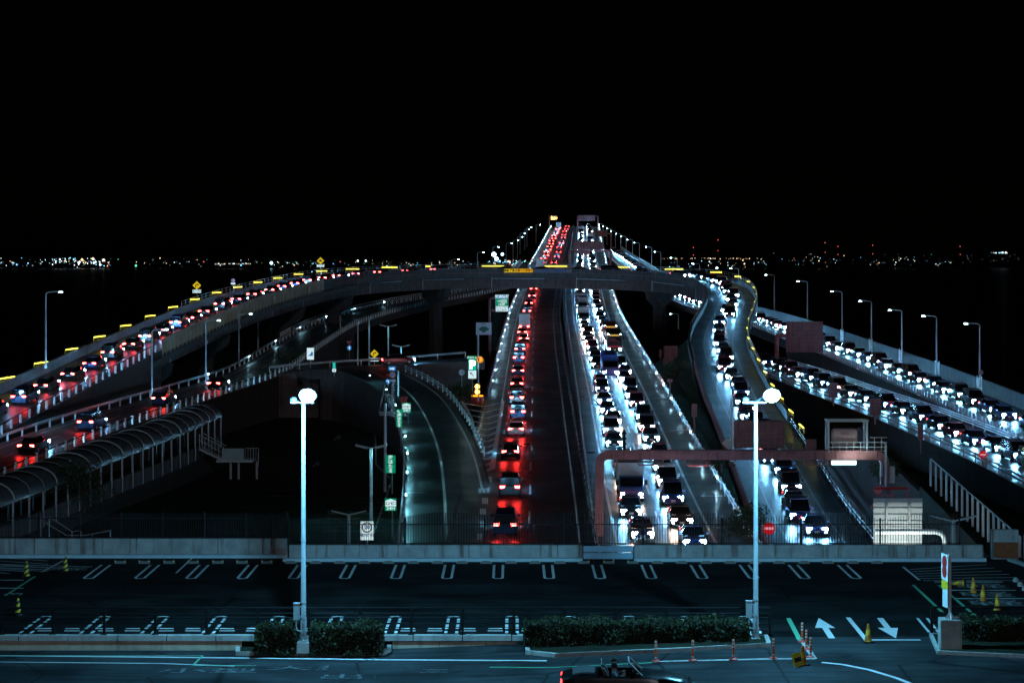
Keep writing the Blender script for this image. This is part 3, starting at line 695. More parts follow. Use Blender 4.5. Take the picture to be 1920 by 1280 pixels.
# right hand bays, hatch
line_px(mb, [(1693, 1062), (1724, 1087)], .14, G, .006)
for i in range(6): line_px(mb, [(1706 + i * 5, 1067 + i * 4.2), (1850 + i * 14, 1058 + i * 6)], .1, G, .006)
for y, x0, x1 in ((1090.5, 1752, 1880), (1106, 1772, 1905), (1121.5, 1788, 1930), (1138, 1806, 1950)): line_px(mb, [(x0, y), (x1, y)], .2, G, .006)
line_px(mb, [(1590, 1157), (1625, 1200)], .2, G, .006); line_px(mb, [(1635, 1199), (1726, 1199)], .2, FR, .006)
line_px(mb, [(1720, 1158), (1750, 1194)], .12, G, .006); line_px(mb, [(1738, 1158), (1760, 1185)], .12, G, .006)
line_px(mb, [(1838, 1158), (1862, 1180)], .14, G, .006)
for i in range(3): line_px(mb, [(1850 + i * 8, 1159 + i * 7), (1905 + i * 8, 1165 + i * 7)], .12, G, .006)
def arrow(tipx, tipy, tailx, taily, hw):
    t, s = G(tipx, tipy, 0), G(tailx, taily, 0); d = (t - s); L = d.length; d.normalize(); n = Vector((d.y, -d.x, 0)); z = Vector((0, 0, .006))
    hb = t - d * L * .5; mb.add([t + z, hb + n * hw + z, hb - n * hw + z], [(0, 1, 2)])
    mb.quad(hb + n * .13 + z, hb - n * .13 + z, s - n * .13 + z, s + n * .13 + z)
arrow(1535, 1158, 1560, 1196, .42); arrow(1680, 1196, 1650, 1158, .42)
struct(mb.build('deck_markings', M['white']))
mb = MB(); line_px(mb, [(1478, 1158), (1500, 1200)], .2, G, .006); line_px(mb, [(1712, 1096), (1770, 1150)], .15, G, .006); line_px(mb, [(1760, 1096), (1830, 1155)], .15, G, .006); line_px(mb, [(10, 1116), (66, 1080)], .12, G, .006)
struct(mb.build('deck_green_lines', M['green_paint']))
# text
def text_mesh(body, size, m, name='lettering', parent=None, loc=(0, 0, 0), rot=(R(90), 0, 0), ext=.004, sx=1.0, bold=0.0, spacing=1.0):
    c = bpy.data.curves.new('t', 'FONT'); c.body = body; c.size = size; c.align_x = 'CENTER'; c.align_y = 'CENTER'; c.extrude = ext; c.offset = bold; c.space_line = spacing; c.resolution_u = 2
    o = bpy.data.objects.new('t', c); COL.objects.link(o); bpy.context.view_layer.update()
    me = bpy.data.meshes.new_from_object(o.evaluated_get(bpy.context.evaluated_depsgraph_get())); bpy.data.objects.remove(o); bpy.data.curves.remove(c)
    me.materials.clear(); me.materials.append(m)
    r = bpy.data.objects.new(name, me); COL.objects.link(r); r.location = loc; r.rotation_euler = rot; r.scale = (sx, 1, 1)
    if parent: r.parent = parent
    return r
for (px, py) in ((1840, 1098), (1850, 1114), (1868, 1130)):
    g = G(px, py, .006); struct(text_mesh('軽', 1.5, M['worn_white'], 'road_lettering', None, (g.x, g.y, .006), (0, 0, 0), 0, 1.7))
g = G(28, 1113, .006); struct(text_mesh('3', 1.2, M['worn_white'], 'road_lettering', None, (g.x, g.y, .006), (0, 0, R(90)), 0, 1.6))
g = G(130, 1066, .006); struct(text_mesh('軽', 1.2, M['worn_white'], 'road_lettering', None, (g.x, g.y, .006), (0, 0, 0), 0, 1.7))
for px, py, tx in ((590, 1252, '大型'), (690, 1268, '出口'), (830, 1258, '三'), (390, 1257, '小型')):
    g = FR(px, py); struct(text_mesh(tx, .9, worn('faded_paint', (.22, .25, .26), (.05, .054, .058), .54, 7), 'road_lettering', None, (g.x, g.y, g.z + .008), (0, 0, 0), 0, 2.2))

# back wall
def panel_wall(name, label, x0, x1, D, h, m, widths=2.6, gap=.07, th=.3):
    mb = MB(); x = x0; rr = random.Random(int(x0 * 10))
    while x < x1 - .05:
        w_ = min(x1 - x, widths * rr.choice((1, 1, .55, 1.25))); mb.box((x + w_ / 2, D + th / 2, h / 2 - .2), (w_ - gap, th, h + .4)); x += w_
    mb.box(((x0 + x1) / 2, D + th * .65, h / 2 - .22), (x1 - x0 - .04, th * .6, h + .34))
    return tag(mb.build(name, m), label, 'wall')
xs = (541 - 960) / F * WD
panel_wall('concrete_wall', 'stained concrete panel wall along the back left of the parking deck', -33, (540 - 960) / F * 104.4, 104.4, .93, M['concrete'], 4.2)
panel_wall('concrete_wall', 'stained concrete panel wall behind the parking bays, left of the blue panel', xs, (1093 - 960) / F * WD, WD, .78, M['concrete'], 3.6)
panel_wall('concrete_wall', 'stained concrete panel wall behind the parking bays, right of the blue panel', (1188 - 960) / F * WD, (1845 - 960) / F * WD, WD, .78, M['concrete'], 3.2)
mb = MB(); x0, x1 = (1094 - 960) / F * WD, (1187 - 960) / F * WD
for k, (z0, z1) in enumerate(((.08, .38), (.43, .74))):
    for (a, b) in ((x0, lerp(x0, x1, .6)), (lerp(x0, x1, .62), x1)):
        n = 4
        for i in range(n): zz = lerp(z0, z1, (i + .5) / n); mb.box(((a + b) / 2, WD + .05 - (.03 if i % 2 else 0), zz), (b - a, .1, (z1 - z0) / n))
mb.box((lerp(x0, x1, .61), WD - .02, .4), (.06, .1, .9))
tag(mb.build('sheet_barrier', mat('pale_blue_sheet', (.30, .52, .66), .45, .2, .1, 2)), 'pale blue corrugated metal panels closing the gap in the back wall', 'barrier')
def strip_kerb(lab, xa, xb, D):
    mb = MB(); mb.box(((xa + xb) / 2, D - .25, .08), (xb - xa, .34, .16)); o = mb.build('wall_ledge', mat('ledge_blue_light_tint', (.42, .58, .66), .5, 0, .12, 1.5)); tag(o, lab, 'kerb')  # ledge is white; the lamps' blue light is put into its colour
strip_kerb('white ledge with painted blue lamplight below the back wall, left step', -33, (538 - 960) / F * 104.4, 104.3)
strip_kerb('white ledge with painted blue lamplight below the back wall, middle run', (532 - 960) / F * WD, (1092 - 960) / F * WD, WD)
strip_kerb('white ledge with painted blue lamplight below the back wall, right run', (1188 - 960) / F * WD, (1846 - 960) / F * WD, WD)
# fences on the wall
def picket_fence(name, lab, x0, x1, D, zb, h, wave, sp, m, post_sp):
    r = empty(name, ((x0 + x1) / 2, D, zb)); tag(r, lab, 'fence')
    cx = (x0 + x1) / 2; mb = MB(); n = int((x1 - x0) / sp)
    for i in range(n + 1):
        x = x0 + i * sp - cx; hh = h + wave * abs(math.sin((x + cx) * math.pi / 6.3)); mb.box((x, 0, hh / 2), (.022, .022, hh))
    mb.build('pickets', m, r)
    mb = MB()
    for z in (.06, h * .80): mb.box((0, -.02, z), (x1 - x0, .04, .045))
    mb.build('rail', m, r)
    k = int((x1 - x0) / post_sp)
    for i in range(k + 1):
        mb = MB(); mb.box(((x1 - x0) * (i / k - .5), .03, (h + .02) / 2), (.08, .08, h + .1)); mb.build('post', m, r)
picket_fence('picket_fence', 'black steel fence with wavy picket tops on the back wall', (760 - 960) / F * WD, (1800 - 960) / F * WD, WD + .15, .78, 1.3, .35, .135, M['dark'], 3.9)
picket_fence('mesh_fence', 'dark mesh fence on the back wall left of the wavy fence', xs, (758 - 960) / F * WD, WD + .15, .78, 1.3, 0, .09, M['dark'], 2.0)
picket_fence('mesh_fence', 'dark mesh fence standing on the left back wall', -33, (538 - 960) / F * 104.4, 104.55, .93, 1.3, 0, .09, M['dark'], 2.0)
# right corner
mb = MB(); mb.box((25.2, WD + .6, .75), (1.35, .3, 1.5)); tag(mb.build('concrete_wall', M['concrete']), 'short dark wall end at the right corner of the deck', 'wall')
mb = MB(); mb.box((25.2, WD + .3, .5), (1.2, .2, .75)); tag(mb.build('brown_panel', mat('rust_board', (.22, .06, .02), .8, 0, .3, 3)), 'rust brown board on the short wall in the right corner', 'board')
mb = MB(); mb.box((0, 0, .6), (.3, 13, 1.4)); tag(mb.build('concrete_wall', M['concrete'], loc=(27.2, 97.2, 0), rz=R(8)), 'dark side wall along the right edge of the parking deck', 'wall')
mb = MB(); mb.box((0, 0, .07), (.25, 9, .15)); struct(mb.build('kerb', M['kerb'], loc=(26.2, 98.5, 0), rz=R(12)))
# wheel stops
mb = MB(); mb.box((0, 0, .06), (.6, .16, .12), taper=.86)
mb2 = MB(); mb2.box((0, 0, .0), (.07, .03, .05))
ws = empty('wheel_stop'); tag(ws, 'low dark wheel stop with two yellow reflectors at the back wall', 'wheel stop', 'wheel stops along the back wall')
mb.build('block', mat('stop_rubber', (.16, .17, .18), .7), ws)
yr = mat('yellow_reflector', (.9, .7, .12), .3)
for s in (-1, 1): mb2.build('reflector', yr, ws, loc=(s * .24, -.07, .13))
fst = True
for x in BX:
    for s in (.62, 1.83):
        p = (x + s, 102.1, 0)
        if x + s > 19.5: continue
        if fst: ws.location = p; fst = False
        else: dup(ws, p)
mb = MB(); mb.box((0, 0, .05), (.62, .18, .1), taper=.9); o0 = mb.build('wheel_stop', M['reflwhite']); tag(o0, 'low white wheel stop in the front row beside the black railing', 'wheel stop', 'wheel stops along the front row')
o0.location = (FX[0] + .7, 83.5, 0)
for x in FX:
    for s in (.7, 1.8):
        if x == FX[0] and s == .7: continue
        if x < 8.5: dup(o0, (x + s, 83.5, 0))
# front kerb, beige panels
mb = MB(); x = -30.0
while x < 10.0: mb.box((x + .99, 82.35, -.06), (1.96, .36, .22)); x += 2.0
struct(mb.build('kerb', M['kerb']))
mb = MB(); x = -30.0
while x < (452 - 960) / F * 82: 
    x2 = min(x + 2.0, (452 - 960) / F * 82); mb.box(((x + x2) / 2, 82.28, -.40), (x2 - x - .015, .1, .42)); x += 2.0
tag(mb.build('panel_wall', M['beige']), 'low beige panel wall under the kerb at the left of the front road', 'wall')
mb = MB(); x = (735 - 960) / F * 82
while x < (985 - 960) / F * 82: mb.box((x + .95, 82.28, -.37), (1.88, .1, .3)); x += 1.9
tag(mb.build('panel_wall', M['beige']), 'narrow weathered panel wall between the two hedge islands', 'wall')
# black railing
def railing(lab, x0, x1, D, n):
    r = empty('railing', ((x0 + x1) / 2, D, 0)); tag(r, lab, 'railing'); mb = MB(); W_ = x1 - x0
    mb.tube([(-W_ / 2, 0, 1.12), (W_ / 2, 0, 1.12)], .045, 8)
    for z in (.24, .5, .72, .9): mb.tube([(-W_ / 2, 0, z), (W_ / 2, 0, z)], .03, 6)
    mb.build('rail', M['dark'], r, True)
    for i in range(n + 1):
        mb = MB(); mb.box((-W_ / 2 + W_ * i / n, 0, .56), (.1, .12, 1.12)); mb.box((-W_ / 2 + W_ * i / n, 0, .07), (.26, .2, .04)); mb.build('post', M['dark'], r)
railing('long black steel railing along the front row of parking bays', (77 - 960) / F * 82.5 - 12.0, (1443 - 960) / F * 82.5, 82.45, 20)
railing('short black railing beside the concrete block at the right', (1748 - 960) / F * 82.5, 27, 82.6, 5)
# hedges and their islands
def hedge(lab, x0, x1, d0, d1, zb, h, n, m):
    r = empty('hedge', ((x0 + x1) / 2, (d0 + d1) / 2, zb)); tag(r, lab, 'hedge'); rr = random.Random(int(x0 * 7) + 3); mb = MB(); W_, Dp = x1 - x0, d1 - d0
    for i in range(n):
        f = rr.random(); x = rr.uniform(-.5, .5) * W_; y = rr.uniform(-.5, .5) * Dp; z = rr.uniform(.02, 1) * h
        if f < .42: y = -Dp / 2
        elif f < .80: z = h
        elif f < .88: x = rr.choice((-1, 1)) * W_ / 2
        nn = noise.noise(Vector((x * 1.3, y, z * 1.3))) * .16 + noise.noise(Vector((x * 5, y * 5, z * 5))) * .07 + rr.gauss(0, .03) + (rr.random() < .02) * rr.uniform(0, .14)
        ed = max(0, abs(x) / (W_ / 2) - .9) * 1.2
        y += nn * (1 if y > 0 else -1); z = z + (nn if z >= h else 0) - (ed if z > h * .8 else 0)
        s = rr.uniform(.03, .07); a = Vector((rr.gauss(0, 1), rr.gauss(0, 1), rr.gauss(0, 1))).normalized(); b = a.cross(Vector((rr.gauss(0, 1), rr.gauss(0, 1), rr.gauss(0, 1)))).normalized(); c = Vector((x, y, z))
        mb.quad(c - a * s, c - b * s * .5, c + a * s, c + b * s * .5)
    mb.build('leaves', m, r)
    mb = MB(); mb.box((0, 0, h * .46), (W_ - .14, Dp - .14, h * .9)); mb.build('dark_core', mat('hedge_core', (.008, .01, .005), .95), r)  # solid dark box painted as the shade inside the hedge
HX = lambda px: (px - 960) / F * 81
hedge('short clipped hedge just left of the left parking lamp', HX(481), HX(557), 80.5, 81.7, -.45, 1.15, 5500, M['leaf'])
hedge('clipped hedge just right of the left parking lamp', HX(581), HX(718), 80.5, 81.7, -.45, 1.15, 9000, M['leaf'])
hedge('long clipped hedge left of the right parking lamp', HX(983), HX(1403), 80.6, 81.9, -.35, 1.15, 25000, M['leaf'])
hedge('clipped hedge behind the concrete block at the right edge', HX(1802), HX(1975), 80.6, 81.9, .02, .85, 9000, M['leaf'])
def island(pts, name='kerb', h=.16):
    P_ = [FR(*p) for p in pts]; mb = MB(); n = len(P_)
    lo = [p + Vector((0, 0, -.1)) for p in P_]; hi = [p + Vector((0, 0, h)) for p in P_]
    c = sum(hi, Vector()) / n; inn = [p + (c - p).normalized() * .18 for p in hi]
    vs = lo + hi + inn; fs = []
    for i in range(n): j = (i + 1) % n; fs += [(i, j, n + j, n + i), (n + i, n + j, 2 * n + j, 2 * n + i)]
    mb.add(vs, fs); mb.add([p - Vector((0, 0, .02)) for p in inn], [tuple(range(n))], 1); return struct(mb.build(name, [M['kerb'], M['ground']]))
island([(442, 1228), (700, 1229), (722, 1227), (734, 1221), (734, 1214), (720, 1207), (470, 1206), (442, 1216)])
island([(985, 1226), (1040, 1232), (1230, 1224), (1446, 1212), (1440, 1196), (1380, 1199), (985, 1212)])
island([(1757, 1226), (1960, 1235), (1960, 1197), (1742, 1192)], h=.14)

# ------------------------------------------------------------------ cones, delineators, block
def cone_proto(cols, lab):
    r = empty('traffic_cone'); tag(r, lab, 'traffic cone')
    mb = MB(); mb.box((0, 0, .02), (.4, .4, .04)); mb.build('base', M['black'], r)
    mb = MB(); mb.lathe((0, 0, .04), [(.155, 0), (.145, .06), (.045, .68), (.02, .7)], 20); mb.build('cone', cols, r, True); return r
def striped(name, a, b, sc, rot):
    m = mat(name, a, .5); n = m.node_tree; bs = n.nodes['Principled BSDF']; tc = n.nodes.new('ShaderNodeTexCoord'); mp = n.nodes.new('ShaderNodeMapping'); mp.inputs['Rotation'].default_value = (0, rot, 0); n.links.new(tc.outputs['Object'], mp.inputs[0])
    wv = n.nodes.new('ShaderNodeTexWave'); wv.bands_direction = 'Z'; wv.inputs['Scale'].default_value = sc; n.links.new(mp.outputs[0], wv.inputs['Vector'])
    r = n.nodes.new('ShaderNodeValToRGB'); r.color_ramp.interpolation = 'CONSTANT'; r.color_ramp.elements[1].position = .5; r.color_ramp.elements[0].color = (*a, 1); r.color_ramp.elements[1].color = (*b, 1)
    n.links.new(wv.outputs['Fac'], r.inputs[0]); n.links.new(r.outputs[0], bs.inputs['Base Color']); return m
yb = striped('yellow_black_stripes', (.7, .52, .02), (.012, .012, .012), 1.6, R(35)); yo = striped('yellow_orange_stripes', (.72, .42, .02), (.45, .16, .02), .9, R(35))
c1 = cone_proto(yb, 'black and yellow cone at the far end of the hatched corner on the left'); c1.location = G(123, 1070, 0)
dup(c1, G(50, 1080, 0), 0, 'black and yellow cone at the left edge of the hatched corner'); dup(c1, G(34, 1153, 0), 1, 'black and yellow cone behind the left end of the railing')
c2 = cone_proto(yo, 'yellow and orange cone on the white stop line by the deck entrance'); c2.location = G(1628, 1203, 0)
dup(c2, FR(1505, 1246), .5, 'orange and yellow cone behind the small tilted board'); dup(c2, G(1825, 1112, 0), .3, 'orange and yellow cone, middle of three in the right corner bays'); dup(c2, G(1843, 1127, 0), 1.2, 'bright yellow cone in front of the others in the right corner bays')
dup(c2, G(1870, 1144, 0), 2, 'dull cone with a white tip nearest the right railing'); f_ = dup(c2, G(1810, 1098, 0) + Vector((0, 0, .16)), (0, R(97), R(160)), 'fallen cone lying on its side in the right corner')
mb = MB(); r = empty('lane_delineator'); gl_ = 'orange lane delineators by the deck entrance'; tag(r, '', 'delineator', gl_)
mb.lathe((0, 0, 0), [(.17, 0), (.17, .03), (.07, .09)], 16); mb.build('base', mat('red_base', (.6, .08, .07), .5), r, True)
mb = MB(); mb.lathe((0, 0, .09), [(.045, 0), (.045, .68), (.03, .70)], 14); po = mb.build('post', M['orange'], r, True)
for z in (.13, .48, .60, .72):
    mb = MB(); mb.lathe((0, 0, z), [(.048, 0), (.048, .055)], 14); mb.build('reflective_band', M['reflwhite'], r, True)
for i, (px, py, lab) in enumerate([(1230, 1239.5, 'orange striped delineator post before the middle of the long hedge'), (1299, 1238, 'orange striped delineator post before the right half of the hedge'), (1375, 1236, 'orange striped delineator post left of the right parking lamp'), (1450, 1234, 'orange striped delineator post right of the right parking lamp'), (1504, 1203, 'rearmost orange delineator of the three at the deck entrance'), (1512, 1217, 'middle orange delineator of the three at the deck entrance'), (1520, 1232, 'front orange delineator of the three at the deck entrance')]):
    if i == 0: r.location = FR(px, py); r['label'] = lab
    else: dup(r, FR(px, py), 0, lab)
mb = MB(); line_px(mb, [(1232, 1240), (1450, 1235), (1528, 1235)], .22, FR, .02); line_px(mb, [(1505, 1202), (1527, 1235)], .22, FR, .021); struct(mb.build('delineator_kerb', M['kerb']))
b = FR(1495, 1250); r = empty('notice_board', b, R(52)); tag(r, 'small tilted yellow notice board beside the cone at the entrance', 'board')
mb = MB(); mb.box((0, 0, .28), (.62, .03, .5), mat=Matrix.Rotation(R(-16), 3, 'X')); mb.build('panel', M['signyellow'], r)
mb = MB(); mb.box((0, -.03, .29), (.46, .02, .16), mat=Matrix.Rotation(R(-16), 3, 'X')); mb.build('message_strip', M['ink'], r); mb = MB(); mb.bar((.25, .02, .3), (.25, .25, .02), .03, .03); mb.bar((-.25, .02, .3), (-.25, .25, .02), .03, .03); mb.build('leg', M['steel'], r)
b = G(1781, 1212, .12); mb = MB(); mb.box((0, 0, .53), (.82, .8, 1.16)); o = mb.build('concrete_block', M['kerb'], loc=b, rz=R(-4)); tag(o, 'tall square concrete block carrying the white sign post', 'block')
bm = bmesh.new(); bm.from_mesh(o.data); bmesh.ops.bevel(bm, geom=bm.edges[:], offset=.02, segments=2, affect='EDGES'); bm.to_mesh(o.data); bm.free()
r = empty('entrance_sign', b + Vector((0, 0, 1.11))); tag(r, 'white sign post on the concrete block with no entry panel seen edge on', 'sign')
h = (1157 - 1036) / F * b.y
mb = MB(); mb.box((0, 0, h / 2), (.09, .09, h)); mb.build('post', M['whitesteel'], r)
for s in (0, 1, 2, 3):
    mb = MB(); mb.prism([(0, 0), (.22, 0), (0, .3)], .03); o = mb.build('base_fin', M['whitesteel'], r); o.rotation_euler.z = s * math.pi / 2
sg = MB(); sg.box((0, -.08, h - .5), (.62, .03, 1.0)); pn = sg.build('panel', M['signwhite'], r); pn.rotation_euler.z = R(-79); pn.location = (-.12, 0, 0)
sg = MB()
for zc in (h - .3, h - .68): sg.add([(0.24 * math.cos(a * math.pi / 12), -.1, zc + .24 * math.sin(a * math.pi / 12)) for a in range(24)], [tuple(range(24))])
sg.build('red_disc', M['red'], pn)
sg = MB(); sg.box((0, -.08, h - 1.2), (.6, .03, .32)); q = sg.build('yellow_plate', M['signyellow'], r); q.rotation_euler.z = R(-79); q.location = (-.12, 0, 0)
sg = MB(); sg.box((0, -.08, 1.2), (.5, .03, 1.5)); q = sg.build('lower_panel', M['signwhite'], r); q.rotation_euler.z = R(-79); q.location = (-.1, 0, 0)
for i in range(6):
    g = G(1757 + 100 + i * 8, 1090 + i * 8.2, 0); mb = MB(); mb.lathe((0, 0, 0), [(.14, 0), (.14, .12), (.06, .2)], 12); tag(mb.build('bollard', M['kerb'], loc=(g.x + 1.2, g.y, 0), smooth=True), 'small pale rounded stop at the right edge of the corner bays', 'wheel stop', 'rounded stops at the right edge')

# ------------------------------------------------------------------ signs
def rect(mb, x0, z0, x1, z1, y): mb.quad((x0, y, z0), (x1, y, z0), (x1, y, z1), (x0, y, z1))
def disc(mb, cx, cz, r, y, n=24): mb.add([(cx + r * math.cos(2 * math.pi * k / n), y, cz + r * math.sin(2 * math.pi * k / n)) for k in range(n)], [tuple(range(n))])
def ringm(mb, cx, cz, r0, r1, y, n=28):
    for k in range(n):
        a, b = 2 * math.pi * k / n, 2 * math.pi * (k + 1) / n
        mb.quad((cx + r0 * math.cos(a), y, cz + r0 * math.sin(a)), (cx + r0 * math.cos(b), y, cz + r0 * math.sin(b)), (cx + r1 * math.cos(b), y, cz + r1 * math.sin(b)), (cx + r1 * math.cos(a), y, cz + r1 * math.sin(a)))
class Sign:
    """board in photo pixels at distance D; local origin at the foot of its post"""
    def __init__(s, name, lab, cx, yb, D, cat='sign', grp=None):
        s.D = D; s.cx = cx; s.yb = yb; s.k = D / F; s.r = empty(name, P(cx, yb, D)); tag(s.r, lab, cat, grp)
    def X(s, px): return (px - s.cx) * s.k
    def Z(s, py): return (s.yb - py) * s.k
    def post(s, pxs, yt, wd=.1, m='steel', y=.06):
        for px in pxs: mb = MB(); mb.lathe((s.X(px), y + wd / 2, 0), [(wd / 2, 0), (wd / 2, s.Z(yt))], 8); mb.build('post', M[m], s.r)
    def panel(s, x0, y0, x1, y1, m, name='panel', th=.05, y=0):
        mb = MB(); mb.box(((s.X(x0) + s.X(x1)) / 2, y + th / 2, (s.Z(y0) + s.Z(y1)) / 2), (s.X(x1) - s.X(x0), th, s.Z(y0) - s.Z(y1))); return mb.build(name, M[m] if isinstance(m, str) else m, s.r)
    def shape(s, f, m, name, y=-.008):
        mb = MB(); f(mb, y); return mb.build(name, M[m] if isinstance(m, str) else m, s.r)
    def text(s, t, px, py, hpx, m, sx=1.0, bold=.0, y=-.012, sp=1.0): return text_mesh(t, hpx * s.k * 1.32, M[m] if isinstance(m, str) else m, 'lettering', s.r, (s.X(px), y, s.Z(py)), sx=sx, bold=bold * s.k, spacing=sp)
def diamond(s, px, py, hp, arrowy=True):
    s.shape(lambda mb, y: mb.prism([(s.X(px) - hp * s.k, s.Z(py)), (s.X(px), s.Z(py) - hp * s.k), (s.X(px) + hp * s.k, s.Z(py)), (s.X(px), s.Z(py) + hp * s.k)], .04), 'yellowlit', 'panel')
    k = hp * s.k
    def arr(mb, y):
        x, z = s.X(px), s.Z(py); rect(mb, x - .32 * k, z - .5 * k, x - .14 * k, z + .28 * k, y); rect(mb, x - .14 * k, z + .1 * k, x + .2 * k, z + .28 * k, y); mb.add([(x + .16 * k, y, z - .06 * k), (x + .5 * k, y, z + .19 * k), (x + .16 * k, y, z + .44 * k)], [(0, 1, 2)])
    def car(mb, y):
        x, z = s.X(px), s.Z(py); mb.add([(x - .4 * k, y, z - .2 * k), (x + .42 * k, y, z - .2 * k), (x + .42 * k, y, z + .1 * k), (x + .2 * k, y, z + .12 * k), (x + .05 * k, y, z + .4 * k), (x - .25 * k, y, z + .3 * k), (x - .4 * k, y, z + .1 * k)], [tuple(range(7))])
    s.shape(arr if arrowy else car, 'ink', 'symbol', -.01)
s = Sign('bend_sign', 'yellow diamond turn sign with R=30 plate on the left ramp wall', 369, 566, 330); s.post([369], 543); diamond(s, 369, 535, 8); s.panel(361, 543, 377, 549, 'whitelit', 'plate'); s.text('R=30', 369, 546, 5, 'ink', 1.1)
s = Sign('bend_sign', 'yellow diamond turn sign with R=30 plate beside the thin poles', 702, 686, 285); s.post([702], 672); diamond(s, 702, 663, 8); s.panel(694, 671, 710, 677, 'whitelit', 'plate'); s.text('R=30', 702, 674, 5, 'ink', 1.1)
s = Sign('warning_sign', 'yellow diamond sign with a car symbol above the overpass', 601, 516, 372); s.post([601], 498); diamond(s, 601, 489, 7, False); s.panel(594, 496, 608, 500.5, 'whitelit', 'plate'); s.text('この先', 601, 498.2, 3.2, 'ink')
s = Sign('speed_sign', 'small round sign with white plate on the left ramp', 437, 548, 325); s.post([437], 533); s.shape(lambda mb, y: disc(mb, 0, s.Z(526), 4.2 * s.k, y), 'signwhite', 'panel'); s.shape(lambda mb, y: ringm(mb, 0, s.Z(526), 3.0 * s.k, 4.2 * s.k, y - .004), 'red', 'red_ring'); s.text('40', 437, 526, 3.4, 'blue', 1, .1); s.panel(433, 530, 441, 533, 'whitelit', 'plate')
s = Sign('picture_sign', 'white upright sign with a blue wave picture above the left parking lamp', 582, 690, 255); s.post([582], 660); s.panel(575.5, 652, 588.5, 674, 'whitelit'); 
def wave(mb, y):
    k = s.k; mb.add([(-5 * k, y, s.Z(667)), (4.6 * k, y, s.Z(667)), (4.8 * k, y, s.Z(661)), (3 * k, y, s.Z(658.5)), (1 * k, y, s.Z(661)), (0, y, s.Z(664)), (-2 * k, y, s.Z(665))], [tuple(range(7))])
s.shape(wave, 'bluelit', 'symbol', -.01)
s = Sign('green_sign', 'tiny teal sign with a white square below, right of the left lamp glare', 626.5, 706, 250); s.post([626.5], 690); s.panel(623.5, 679, 629.5, 690.5, 'tealit'); s.text('・\n・\n・', 626.5, 684.5, 3, 'whitelit', 1, .2, sp=.8); s.panel(623, 691, 630, 697, 'whitelit', 'plate'); s.shape(lambda mb, y: rect(mb, -1 * s.k, s.Z(695), 1 * s.k, s.Z(693), y), 'ink', 'symbol')
s = Sign('give_way_sign', 'red triangular sign above a blue round arrow sign beside the lit pier', 655, 674, 292); s.post([655], 656, .07)
s.shape(lambda mb, y: mb.prism([(-5 * s.k, s.Z(639)), (0, s.Z(647.5)), (5 * s.k, s.Z(639))], .04), 'red', 'triangle'); s.text('止まれ', 655, 641.5, 2, 'signwhite')
s.shape(lambda mb, y: disc(mb, 0, s.Z(652), 4.4 * s.k, y), 'bluelit', 'disc')
def uparrow(mb, y): k = s.k; rect(mb, -.8 * k, s.Z(655), .8 * k, s.Z(651), y); mb.add([(-2.2 * k, y, s.Z(651.5)), (2.2 * k, y, s.Z(651.5)), (0, y, s.Z(648.8))], [(0, 1, 2)])
s.shape(uparrow, 'whitelit', 'symbol', -.014)
s = Sign('one_way_sign', 'blue sign with a white arrow to the right above the round speed sign', 735, 760, 228); s.post([735], 688); s.panel(728.5, 686.5, 742, 695, 'bluelit')
def rarrow(mb, y): k = s.k; rect(mb, -4.5 * k, s.Z(692.2), 1.5 * k, s.Z(689.6), y); mb.add([(1.5 * k, y, s.Z(694)), (5.5 * k, y, s.Z(690.9)), (1.5 * k, y, s.Z(687.8))], [(0, 1, 2)])
s.shape(rarrow, 'whitelit', 'symbol')
s = Sign('speed_sign', 'round red ringed 20 sign with white plate beside the exit road', 736, 762, 226); s.post([738], 700); s.shape(lambda mb, y: mb.lathe((0, 0, 0), [(6.6 * s.k, 0), (6.6 * s.k, .04)], 24), 'signwhite', 'panel').rotation_euler = (R(90), 0, 0)
for c in s.r.children:
    if c.name.startswith('panel'): c.location = (0, .0, s.Z(702.5))
s.shape(lambda mb, y: ringm(mb, 0, s.Z(702.5), 4.9 * s.k, 6.5 * s.k, y - .045), 'red', 'red_ring'); s.text('20', 736, 702.5, 5.2, 'blue', 1.05, .2, -.06); s.panel(731, 711, 742, 715, 'signwhite', 'plate', y=-.02)
s = Sign('turn_sign', 'blue round turn sign under a small red triangle beside the exit road', 727.5, 762, 225.5); s.post([727.5], 714, .07)
s.shape(lambda mb, y: disc(mb, 0, s.Z(715), 4.6 * s.k, y), 'bluelit', 'disc')
def larrow(mb, y): k = s.k; rect(mb, .3 * k, s.Z(718), 1.7 * k, s.Z(713.5), y); rect(mb, -1.4 * k, s.Z(714.5), 1.7 * k, s.Z(713), y); mb.add([(-1.2 * k, y, s.Z(716)), (-3.2 * k, y, s.Z(713.8)), (-1.2 * k, y, s.Z(711.6))], [(0, 1, 2)])
s.shape(larrow, 'whitelit', 'symbol', -.014); s.shape(lambda mb, y: mb.prism([(-4.2 * s.k, s.Z(701)), (0, s.Z(708.5)), (4.2 * s.k, s.Z(701))], .04), 'red', 'triangle')
def conbini(cx, yt, k_, yb, D, lab):
    s = Sign('store_sign', lab, cx, yb, D); w_, h_ = 10.7 * k_, 23 * k_; s.post([cx + 3], yt + 10 * k_); s.panel(cx - w_, yt, cx + w_, yt + h_, 'greenlit')
    s.shape(lambda mb, y: mb.add([(-w_ * .95 * s.k, y, s.Z(yt + 14.5 * k_)), (w_ * .95 * s.k, y, s.Z(yt + 14.5 * k_)), (w_ * .95 * s.k, y, s.Z(yt + 4.6 * k_)), (0, y, s.Z(yt + .6 * k_)), (-w_ * .95 * s.k, y, s.Z(yt + 4.6 * k_))], [(0, 1, 2, 3, 4)]), 'whitelit', 'white_field')
    s.text('コンビニ', cx, yt + 9.4 * k_, 5 * k_, 'ink', 1, .25); s.text('24H', cx, yt + 18.6 * k_, 6.2 * k_, 'whitelit', 1.15, .2)
